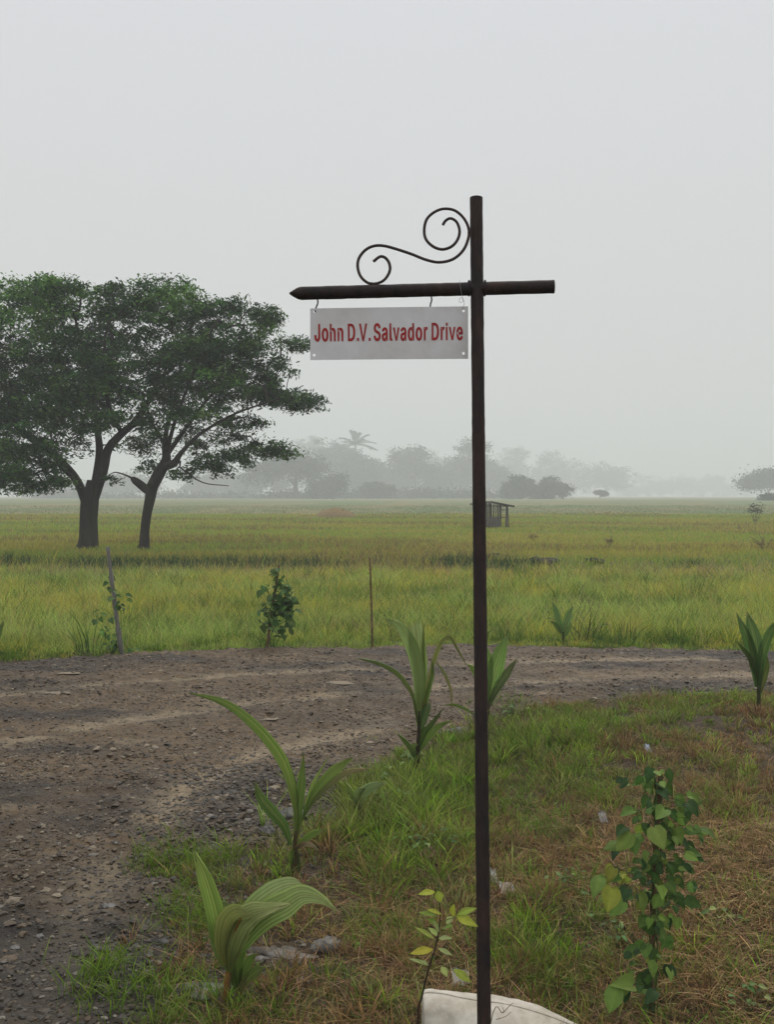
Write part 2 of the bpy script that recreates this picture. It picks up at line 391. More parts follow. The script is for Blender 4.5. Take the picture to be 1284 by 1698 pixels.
def blob(x, y, px, py, rx, ry):
    gxx, gyy = gx(px, py); return np.exp(-(((x-gxx)/rx)**2+((y-gyy)/ry)**2))
def verge_pts(N, y0=2.4, y1=11.2, thin=0.08):
    x, y = wedge(N, y0, y1, 0.9, 1.15); d = road_d(x, y); dens = np.where(d < -0.02, 1.0, np.where(d < 0.5, 0.10*sst(0.55, 0.7, fbm(x*2, y*2, 2)), 0.0))
    bare = sst(0.60, 0.72, fbm(x*1.1+2, y*1.1, 3))*0.7
    bare = np.maximum(bare, blob(x, y, 480, 1590, 0.22, 0.22)*0.95); bare = np.maximum(bare, blob(x, y, 320, 1650, 0.15, 0.15)*0.9)
    bare = np.maximum(bare, blob(x, y, 540, 1430, 0.25, 0.5)*0.7); bare = np.maximum(bare, blob(x, y, 330, 1530, 0.25, 0.55)*0.9); bare = np.maximum(bare, blob(x, y, 400, 1440, 0.25, 0.3)*0.7); bare = np.maximum(bare, blob(x, y, 250, 1670, 0.3, 0.3)*0.75)
    k = (rng.random(N) < dens*(1-bare)) & ((y < 12) & (y < 12.5)); return x[k], y[k]
def dryness(x, y):
    base = sst(0.42, 0.62, fbm(x*0.9+1, y*0.9+6, 4))*0.62+.14*sst(.45, .6, fbm(x*3+1, y*3+6, 2))
    right = sst(0.5, 1.6, x)*sst(6.5, 4.5, y)
    lush = blob(x, y, 640, 1350, 0.55, 0.9)+blob(x, y, 560, 1350, 0.4, 0.5)+0.7*blob(x, y, 900, 1240, 0.8, 0.8)+0.5*blob(x, y, 400, 1690, 0.2, 0.15)+0.5*blob(x, y, 880, 1600, 0.2, 0.25)
    return np.clip(base+0.55*right+0.26-0.85*lush, 0, 1), lush
def clumps(mb, cx, cy, npc, rad, h, w, c0, c1, zf, lean=1.0, seg=2, jit=.18):
    """tussocks: npc blades per centre, leaning outwards; h, c0, c1 per clump"""
    n = len(cx); k = np.repeat(np.arange(n), npc); m = len(k); a = rng.uniform(0, 6.28, m); r0 = rad[k]*np.sqrt(rng.random(m))
    x = cx[k]+r0*np.cos(a); y = cy[k]+r0*np.sin(a); f = r0/rad[k]
    hh = h[k]*rng.uniform(.45, 1.15, m)*(1-.25*f); ln = lean*(0.12+0.75*f*rng.random(m)+0.25*rng.random(m))
    j0 = 1+jit*rng.normal(size=(m, 1)); blades(mb, np.stack([x, y, zf(x, y)-.004], 1), hh, w[k]*rng.uniform(.7, 1.3, m), a+rng.normal(0, .6, m), ln, np.clip(c0[k]*j0, .004, 1), np.clip(c1[k]*j0, .004, 1), seg)
OLIVE = np.array([0.115, 0.125, 0.035])
def pick_col(dr, n):
    """root and tip colour of each clump from how dry its spot is"""
    q_ = rng.random(n)+0.0; dead = q_ < dr*.8; oli = (~dead) & (rng.random(n) < .45); yg = (~dead) & (~oli) & (rng.random(n) < .25)
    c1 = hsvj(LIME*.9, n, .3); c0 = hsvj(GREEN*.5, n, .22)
    c1[oli] = hsvj(OLIVE*2.1, oli.sum(), .25); c0[oli] = hsvj(OLIVE*.9, oli.sum(), .25)
    c1[yg] = hsvj(LIME*1.25, yg.sum(), .2)
    t_ = rng.random(n)[:, None]; db = hsvj(np.array([.27, .155, .065]), n, .3)*(1-t_)+hsvj(np.array([.42, .29, .12]), n, .25)*t_; c1[dead] = db[dead]; c0[dead] = hsvj(BROWN*.45, dead.sum(), .3)
    return c0, c1
mb = MB()
x, y = verge_pts(27000); dr, lush = dryness(x, y); n = len(x); k = rng.random(n) < .5+.5*sst(.38, .6, fbm(x*2.6+7, y*2.6, 3)); x, y, dr, lush = x[k], y[k], dr[k], lush[k]; n = len(x)
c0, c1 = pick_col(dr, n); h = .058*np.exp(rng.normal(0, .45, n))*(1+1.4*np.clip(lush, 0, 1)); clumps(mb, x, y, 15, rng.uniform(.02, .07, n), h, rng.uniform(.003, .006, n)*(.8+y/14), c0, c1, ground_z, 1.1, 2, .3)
x, y = verge_pts(4600); dr, lush = dryness(x, y); n = len(x); k = rng.random(n) < .34+.7*np.clip(lush, 0, 1); x, y, dr, lush = x[k], y[k], dr[k]*.7, lush[k]; n = len(x)
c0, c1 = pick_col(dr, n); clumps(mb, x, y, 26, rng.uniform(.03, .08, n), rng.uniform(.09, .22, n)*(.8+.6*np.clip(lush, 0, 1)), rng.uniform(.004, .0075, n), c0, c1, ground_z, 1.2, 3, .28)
x, y = verge_pts(80000); dr, lush = dryness(x, y); n = len(x); c0, c1 = pick_col(dr, n)      # low under-growth
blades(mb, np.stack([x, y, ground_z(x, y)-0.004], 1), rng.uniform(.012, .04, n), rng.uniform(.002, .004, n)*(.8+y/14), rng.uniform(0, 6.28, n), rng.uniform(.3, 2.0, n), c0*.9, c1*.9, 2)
# tangled taller growth round the seedlings, and thicker dry growth to the right
x, y = verge_pts(9000); dr, lush = dryness(x, y); tl = blob(x, y, 650, 1360, .45, .8)+blob(x, y, 700, 1290, .35, .5)+.6*blob(x, y, 760, 1420, .35, .4)+.5*blob(x, y, 560, 1330, .25, .4); k = rng.random(len(x)) < np.clip(tl*.45, 0, 1); x, y, dr, lush = x[k], y[k], dr[k]*.35, lush[k]; n = len(x)
c0, c1 = pick_col(dr, n); clumps(mb, x, y, 22, rng.uniform(.03, .10, n), rng.uniform(.13, .30, n), rng.uniform(.004, .007, n), c0, c1*1.1, ground_z, 1.5, 3, .3)
x, y = verge_pts(9000); dr, lush = dryness(x, y); k = rng.random(len(x)) < .30*sst(.35, 1.3, x)*sst(7.5, 5, y)+.04; x, y = x[k], y[k]; n = len(x); c0, c1 = pick_col(np.full(n, 1.0), n)
clumps(mb, x, y, 20, rng.uniform(.03, .10, n), rng.uniform(.07, .19, n), rng.uniform(.0025, .0045, n), c0, c1*1.1, ground_z, 2.2, 3, .3)
# seeding stalks that stand above the rest
x, y = verge_pts(1500); dr, lush = dryness(x, y); n = len(x)
blades(mb, np.stack([x, y, ground_z(x, y)-0.004], 1), rng.uniform(.12, .32, n), rng.uniform(.0016, .0026, n), rng.uniform(0, 6.28, n), rng.uniform(.1, .9, n), hsvj(OLIVE*.8, n, .2), hsvj(STRAW*.8, n, .2), 3)
# tufts on the gravel edge
for px, py, r, m in [(240,1440,.05,90),(300,1435,.10,220),(345,1440,.10,200),(350,1545,.09,320),(300,1530,.08,180),(150,1660,.06,90),(230,1655,.12,260),(300,1690,.12,260),(170,1625,.05,80),(700,1340,.16,500),(750,1335,.2,500),(680,1460,.1,240),(900,1390,.1,220),(1000,1330,.08,200),(620,1440,.1,260),(660,1560,.1,220),(880,1610,.12,300),(1100,1175,.2,320),(840,1180,.15,240),(930,1290,.15,340),(1180,1330,.1,160)]:
    cx, cy, _ = GP(px, py); x = rng.normal(cx, r, m); y = rng.normal(cy, r*1.3, m)
    blades(mb, np.stack([x, y, np.maximum(ground_z(x, y), np.where(road_d(x, y) > -0.1, road_z(x, y), -9))-0.003], 1), rng.uniform(0.05, 0.15, m), rng.uniform(0.003, 0.006, m), rng.uniform(0, 6.28, m), rng.uniform(0.3, 1.3, m), hsvj(GREEN*.6, m, .2), hsvj(LIME*.75, m, .2), 3)
o = mb.build("verge_grass", M_grass); tag(o, "patchy green and brown grass on the road verge", None, None, 'stuff')
# lying dead straw
mb = MB(); x, y = verge_pts(70000, 2.4, 10.8); dr, lush = dryness(x, y); k = rng.random(len(x)) < 0.12+0.9*dr**1.3; x, y = x[k], y[k]; n = len(x)
blades(mb, np.stack([x, y, ground_z(x, y)+rng.uniform(0.0, 0.03, n)], 1), rng.uniform(0.02, 0.07, n), rng.uniform(0.0015, 0.0032, n), rng.uniform(0, 6.28, n), rng.uniform(1.5, 6.0, n), hsvj(BROWN*1.2, n, .35), hsvj(np.array([.40, .27, .12]), n, .4), 3)
N = 11000; x = rng.uniform(1.0, 3.2, N); y = rng.uniform(2.6, 5.8, N); k = rng.random(N) < sst(0.9, 1.7, x+0.25*fbm(x*3, y*3)); x, y = x[k], y[k]; n = len(x)
blades(mb, np.stack([x, y, ground_z(x, y)+rng.uniform(0.02, 0.07, n)], 1), rng.uniform(0.01, 0.035, n), rng.uniform(0.0018, 0.0035, n), 6.28*fbm(x*1.3, y*1.3, 2)*1.5+rng.normal(0, 1.0, n), rng.uniform(2, 7, n), hsvj(BROWN*1.4, n, .35), hsvj(np.array([.50, .34, .15]), n, .4), 3)
o = mb.build("dry_grass", M_dry); tag(o, "dead brown straw lying on the road verge", None, None, 'stuff')
# small broad leaved weeds
mb = MB(); x, y = verge_pts(60000, 2.4, 10.8); k = rng.random(len(x)) < 0.15+0.6*sst(0.5, 0.7, fbm(x*1.7+7, y*1.7, 3)); x, y = x[k], y[k]; n = len(x)
a = rng.uniform(0, 6.28, n); ln = rng.uniform(0.008, 0.02, n); zz = ground_z(x, y)+rng.uniform(0.005, 0.06, n); ti = rng.uniform(-.4, .6, n)
dv = np.stack([np.cos(a), np.sin(a), ti], 1); sv = np.stack([-np.sin(a), np.cos(a), rng.uniform(-.4, .4, n)], 1); b = np.stack([x, y, zz], 1)
V = np.stack([b, b+dv*ln[:, None]*.5+sv*ln[:, None]*.4, b+dv*ln[:, None], b+dv*ln[:, None]*.5-sv*ln[:, None]*.4], 1)
mb.add(V.reshape(-1, 3), (np.arange(n)*4)[:, None]+np.arange(4)[None], None, np.repeat(hsvj(GREEN*0.65, n, .35), 4, 0))
o = mb.build("ground_cover", M_grass); tag(o, "small creeping weeds among the verge grass", None, None, 'stuff')

# field
def field_kind(x, y):
    n = fbm(x*0.28+11, y*0.85+2, 4); yel = sst(0.45, 0.57, n)
    yel = np.maximum(yel, 0.9*np.exp(-((y-19)/2.2)**2)*sst(0, -3.5, x)); yel = np.maximum(yel, 0.6*np.exp(-((y-14.9)/1.1)**2)*sst(-2.5, -0.5, x))
    yel = np.maximum(yel, 0.45*sst(17, 21, y)*sst(2.5, 5, x))
    return yel*(0.55+0.45*sst(.3, .6, fbm(x*1.9, y*1.9, 2)))
def field_dark(x, y): return sst(0.56, 0.70, fbm(x*0.55+31, y*1.1+3, 3))
def fieldish(N, y1=28.3, p=1.25):
    x, y = wedge(N, 12.2, y1, 4.2, p); k = road_d(x, y) < -0.03; x, y = x[k], y[k]; k = (y > 13.0-.02*x*x); return x[k], y[k]
def field_cols(x, y, n):
    yk = field_kind(x, y); dk = field_dark(x, y); pick = rng.random(n) < yk*.85
    c1 = np.where(pick[:, None], hsvj(YEL*1.35, n, .16), hsvj(LIME*1.1+STRAW*.4+np.array([.03, .01, .045]), n, .2)); c0 = np.where(pick[:, None], hsvj(LIME*.9, n, .2), hsvj(LIME*.75, n, .22))
    g_ = (rng.random(n) < .15+.5*dk); c1[g_] = hsvj(GREEN*1.0, g_.sum(), .25); c0[g_] = hsvj(GREEN*.7, g_.sum(), .25)
    br = rng.random(n) < 0.05+0.5*sst(23.5, 27, y)*sst(.4, .6, fbm(x*.5+3, y*.9, 2)); c1[br] = hsvj(STRAW*1.2, br.sum(), .25); c0[br] = hsvj(BROWN*1.3, br.sum(), .2)
    return c0, c1
mb = MB(); x, y = fieldish(21500); n = len(x); c0, c1 = field_cols(x, y, n); edge = sst(0.0, 1.6, -road_d(x, y))
hh = (0.07+0.30*edge)*np.exp(rng.normal(0, .28, n))*(0.6+0.8*fbm(x*1.1, y*1.1+50, 3)); clumps(mb, x, y, 22, rng.uniform(.06, .16, n), hh, rng.uniform(.0045, .0085, n)*(y/15), c0, c1, ground_z, 1.25, 2, .2)
x, y = fieldish(76000, p=1.1); n = len(x); c0, c1 = field_cols(x, y, n); edge = sst(0.0, 1.2, -road_d(x, y))
blades(mb, np.stack([x, y, ground_z(x, y)-0.01], 1), (.06+.20*edge)*rng.uniform(.6, 1.2, n), rng.uniform(0.006, 0.012, n)*(y/15), rng.uniform(0, 6.28, n), rng.uniform(0.2, 1.4, n), c0, c1, 2)
# taller darker weeds that stand out of the rice, and pale seed heads
x, y = fieldish(530); n = len(x); k = fbm(x*.8, y*1.2+9, 2) > .5; x, y = x[k], y[k]; n = len(x); clumps(mb, x, y, 26, rng.uniform(.08, .2, n), rng.uniform(.32, .6, n), rng.uniform(.008, .014, n), hsvj(DARKG*1.1, n, .2), hsvj(GREEN*.9, n, .2), ground_z, 1.0, 3)
x, y = fieldish(6300); n = len(x); blades(mb, np.stack([x, y, ground_z(x, y)], 1), rng.uniform(.3, .6, n), rng.uniform(.004, .008, n)*(y/15), rng.uniform(0, 6.28, n), rng.uniform(.1, .5, n), hsvj(LIME, n, .2), hsvj(STRAW*1.5, n, .2), 3)
o = mb.build("field_grass", M_grass); tag(o, "tall yellow green rice growing beyond the dirt road", None, None, 'stuff')
mb = MB(); x, y = wedge(290000, 27.2, 95, 8, 1.7); n = len(x)
bandp = np.exp(-((y-30.4-1.6*(fbm(x*.16, y*0+3, 3)-.5))/0.8)**2)*sst(.42, .62, fbm(x*.38, y*.4+9, 3))
t1 = fbm(x*0.10+5, y*0.22+1, 4); t2 = fbm(x*0.14+40, y*0.30+9, 4)
brown = np.clip(sst(0.54, 0.66, t1)+0.8*np.exp(-((y-57)/3.0)**2)*sst(6, 12, x)+0.7*np.exp(-((y-37)/2)**2)*sst(4, 9, x), 0, 1); yel = sst(0.40, 0.6, t2)
r = rng.random(n); base = np.where((r < brown*0.5)[:, None], hsvj(BROWN*1.0+OLIVE*.7, n, .25), np.where((r < 0.3+0.6*yel)[:, None], hsvj(YEL*0.55+LIME*.25+STRAW*.2, n, .16), hsvj(LIME*0.85+STRAW*.1, n, .16)))
dkb = rng.random(n) < bandp*0.9; base[dkb] = hsvj(DARKG, dkb.sum(), .3)
hh = rng.uniform(0.10, 0.24, n)*(1+1.2*bandp*(0.4+1.2*fbm(x*.9, y, 2))+0.8*brown*fbm(x*.7, y*.7, 2))
blades(mb, np.stack([x, y, ground_z(x, y)-0.02], 1), hh, rng.uniform(0.012, 0.03, n)*(y/35), rng.uniform(0, 6.28, n), rng.uniform(0.1, 0.8, n), base*0.8, base*1.1, 2)
x, y = wedge(54000, 60, 150, 12, 1.4); n = len(x); t2 = fbm(x*0.03+40, y*0.06+9, 4)[:, None]
base = hsvj(LIME*0.30+GREEN*.08, n, .07)*(1-sst(.4, .6, t2))+hsvj(YEL*0.27+LIME*.09, n, .07)*sst(.4, .6, t2)
blades(mb, np.stack([x, y, ground_z(x, y)-0.03], 1), rng.uniform(0.05, 0.13, n), rng.uniform(0.04, 0.09, n)*(y/100), rng.uniform(0, 6.28, n), rng.uniform(0.1, 0.8, n), base*.85, base*1.05, 2)
o = mb.build("paddy_grass", M_grass); tag(o, "short mixed green and brown growth on the far paddies", None, None, 'stuff')

# ------------------------------------------------------------------ sign post
M_steel = mat("rusty_steel", col=(0.013, 0.010, 0.009), col2=(0.034, 0.018, 0.013), vscale=14, var=0.4, rough=0.72, bump=0.0015, bscale=160, spec=0.3, stretch=(1, 1, 0.45))
M_rod = mat("dark_rebar", col=(0.03, 0.024, 0.022), col2=(0.06, 0.036, 0.028), vscale=40, var=0.3, rough=0.7)
def PD(py):      # the post leans a little away towards its top
    return 3.47+0.36*(1698-py)/1373
top = P(789.5, 330.5, PD(326)); low = P(804.5, 1698, PD(1698)); dirp = (low-top)/(top[2]-low[2])
foot = top+dirp*(top[2]-(ground_z(low[0], 3.45)-0.15))
post = thing("sign_post", "tall rusty steel pipe post with a crossbar and a curled iron scroll", "sign post", (foot[0], foot[1], float(ground_z(foot[0], foot[1]))))
def pipe(mb, a, b, r, wall=0.003, wob=0.0006, n=40, closed_end=False, sides=20):
    t = np.linspace(0, 1, n)[:, None]; pts = a*(1-t)+b*t
    tube(mb, pts, r*(1+wob/r*rng.normal(size=n)*0.5), sides, cap=False)
    tube(mb, pts[::-1], (r-wall)*np.ones(n), sides, cap=False)
    for c, nn in ((a, nrm(a-b)), (b, nrm(b-a))):
        u = nrm(np.cross(nn, [0.3, 0.2, 0.9])); w = np.cross(nn, u); an = np.arange(sides)/sides*2*np.pi
        ring = np.cos(an)[:, None]*u+np.sin(an)[:, None]*w
        v = np.concatenate([c+ring*r*0.995, c+ring*(r-wall)]); q = [(k, (k+1) % sides, sides+(k+1) % sides, sides+k) for k in range(sides)]
        mb.add(v, q)
mb = MB(); pipe(mb, top, foot, 0.0232, n=120); mb.build("post", M_steel, post)
# crossbar: slightly tilted, flattened to a point at its left end
D0 = PD(478); bl = P(500, 487.5, D0); br_ = P(918.5, 476.5, D0)
mb = MB(); pipe(mb, bl, br_, 0.0237, n=50)
ax = nrm(bl-br_)
uu = nrm(np.cross(ax, [0, 1, 0])); vv = np.array([0.0, 1, 0]); an = np.arange(20)/20*2*np.pi; rings = []
for k, (dst, sx, sz) in enumerate([(0, 1, 1), (0.012, 1.0, .88), (0.026, .9, .55), (0.041, .72, .10)]):
    rings.append(bl+ax*dst+0.0237*(np.cos(an)[:, None]*uu*sz+np.sin(an)[:, None]*vv*sx))
v = np.concatenate(rings+[[bl+ax*0.043]]); q = [(i*20+k, i*20+(k+1) % 20, (i+1)*20+(k+1) % 20, (i+1)*20+k) for i in range(3) for k in range(20)]
mb.add(v, q, [(60+k, 60+(k+1) % 20, 80) for k in range(20)])
mb.build("crossbar", M_steel, post)
# weld bead where bar and post meet
mb = MB(); jc = P(791, 479, D0)
for sgn in (-1, 1):
    mb = MB(); c = jc+np.array([sgn*0.0245, 0, 0]); a = np.linspace(0, 2*np.pi, 25)
    tube(mb, np.stack([c[0]+0.004*np.abs(np.cos(a))*sgn, c[1]+0.025*np.sin(a), c[2]+0.0255*np.cos(a)], 1), 0.0035+0.0012*rng.random(25), 6, cap=False); mb.build("weld", M_steel, post)
ZS = [(722,178),(735,158),(758,148),(785,165),(798,205),(788,245),(760,275),(720,287),(680,275),(648,245),(638,205),(648,155),(680,122),(725,105),(775,112),(815,145),(838,190),(838,235),(815,290),(770,330),(710,345),(650,335),(580,308),(510,285),(455,271),(410,272),(370,292),(342,330),(338,370),(352,410),(385,438),(425,440),(460,422),(482,385),(480,350),(462,325),(438,320),(408,342)]
sp = catmull([P(470+a/2.732, 310+b/2.732, D0-0.002) for a, b in ZS], 10)
mb = MB(); tube(mb, sp, 0.0049+0.0008*(np.arange(len(sp)) % 2), 8); mb.build("scroll", M_rod, post)
for px, py in ((470+398/2.732, 310+441/2.732), (470+841/2.732, 310+212/2.732)):
    mb = MB(); c = P(px, py, D0-0.002); dd = np.array([0.012, 0, 0]) if px < 700 else np.array([0, 0, 0.018])
    tube(mb, [c-dd, c, c+dd], [0.003, 0.006, 0.003], 8); mb.build("weld", M_steel, post)
for pp in ([(527,497),(527.5,503),(525,510),(523,516),(524.5,519)], [(715.5,493),(716,499),(714,506),(713.5,512),(715,515)]):
    mb = MB(); h_ = [P(a, b, D0-(0.004 if i > 2 else 0)) for i, (a, b) in enumerate(pp)]; h_[-1] = h_[-1]+np.array([0, 0.012, 0]); tube(mb, catmull(h_, 5), 0.0028, 7); mb.build("hook", M_rod, post)
# street sign hanging below
sgn_o = P(645.5, 553.5, D0-0.006)
sign = thing("street_sign", "pale grey sheet metal name sign with red lettering hanging from the crossbar", "sign", sgn_o)
M_panel = mat("painted_sheet", col=(0.68, 0.68, 0.69), col2=(0.60, 0.585, 0.56), vscale=5, var=0.05, rough=0.42, spec=0.4)
# rust stains as a material of small noise spots
tt = M_panel.node_tree; bs = [n for n in tt.nodes if n.type == 'BSDF_PRINCIPLED'][0]; lk = bs.inputs["Base Color"].links[0].from_socket
tcn = tt.nodes.new("ShaderNodeTexCoord"); mpn = tt.nodes.new("ShaderNodeMapping"); mpn.inputs["Scale"].default_value = (16, 1, 6); tt.links.new(tcn.outputs["Object"], mpn.inputs[0])
nn = tt.nodes.new("ShaderNodeTexNoise"); nn.inputs["Scale"].default_value = 3.2; nn.inputs["Detail"].default_value = 9; nn.inputs["Roughness"].default_value = 0.75; tt.links.new(mpn.outputs[0], nn.inputs["Vector"])
rr = tt.nodes.new("ShaderNodeValToRGB"); rr.color_ramp.elements[0].position = 0.66; rr.color_ramp.elements[0].color = (0, 0, 0, 1); rr.color_ramp.elements[1].position = 0.76; rr.color_ramp.elements[1].color = (.75, .75, .75, 1); tt.links.new(nn.outputs["Fac"], rr.inputs[0])
mm = tt.nodes.new("ShaderNodeMixRGB"); tt.links.new(rr.outputs[0], mm.inputs[0]); tt.links.new(lk, mm.inputs[1]); mm.inputs[2].default_value = (0.30, 0.25, 0.20, 1); tt.links.new(mm.outputs[0], bs.inputs["Base Color"])
def curve_mesh(name, cu, m, parent, loc, rot=(0, 0, 0), scale=(1, 1, 1)):
    tmp = bpy.data.objects.new("tmp", cu); me = bpy.data.meshes.new_from_object(tmp.evaluated_get(bpy.context.evaluated_depsgraph_get())) if False else bpy.data.meshes.new_from_object(tmp)
    bpy.data.objects.remove(tmp); me.name = name; me.materials.clear(); me.materials.append(m)
    o = bpy.data.objects.new(name, me); COL.objects.link(o); o.parent = parent; o.location = loc; o.rotation_euler = rot; o.scale = scale; return o
k = D0/F
cu = bpy.data.curves.new("panel", 'CURVE'); cu.dimensions = '2D'; cu.fill_mode = 'BOTH'; cu.extrude = 0.0008
def poly(pts):
    s = cu.splines.new('POLY'); s.points.add(len(pts)-1)
    for p_, (a, b) in zip(s.points, pts): p_.co = (a, b, 0, 1)
    s.use_cyclic_u = True
q = lambda px, py: ((px-645.5)*k, -(py-553.5)*k)
poly([q(515, 512.5), q(645, 510.5), q(776, 509), q(776.3, 595.5), q(645, 596.2), q(515, 597.5)])
for hx, hy in ((522.5, 517.5), (768.5, 516.5), (521.5, 589.5), (768.5, 586.5)):
    cx, cy = q(hx, hy); poly([(cx+2.3*k*math.cos(a), cy+2.3*k*math.sin(a)) for a in np.linspace(0, 2*math.pi, 15)[:-1]])
curve_mesh("panel", cu, M_panel, sign, (0, 0, 0), (math.radians(90), 0, 0))
M_red = mat("red_letter_paint", col=(0.38, 0.016, 0.016), col2=(0.30, 0.022, 0.02), vscale=30, var=0.12, rough=0.5)
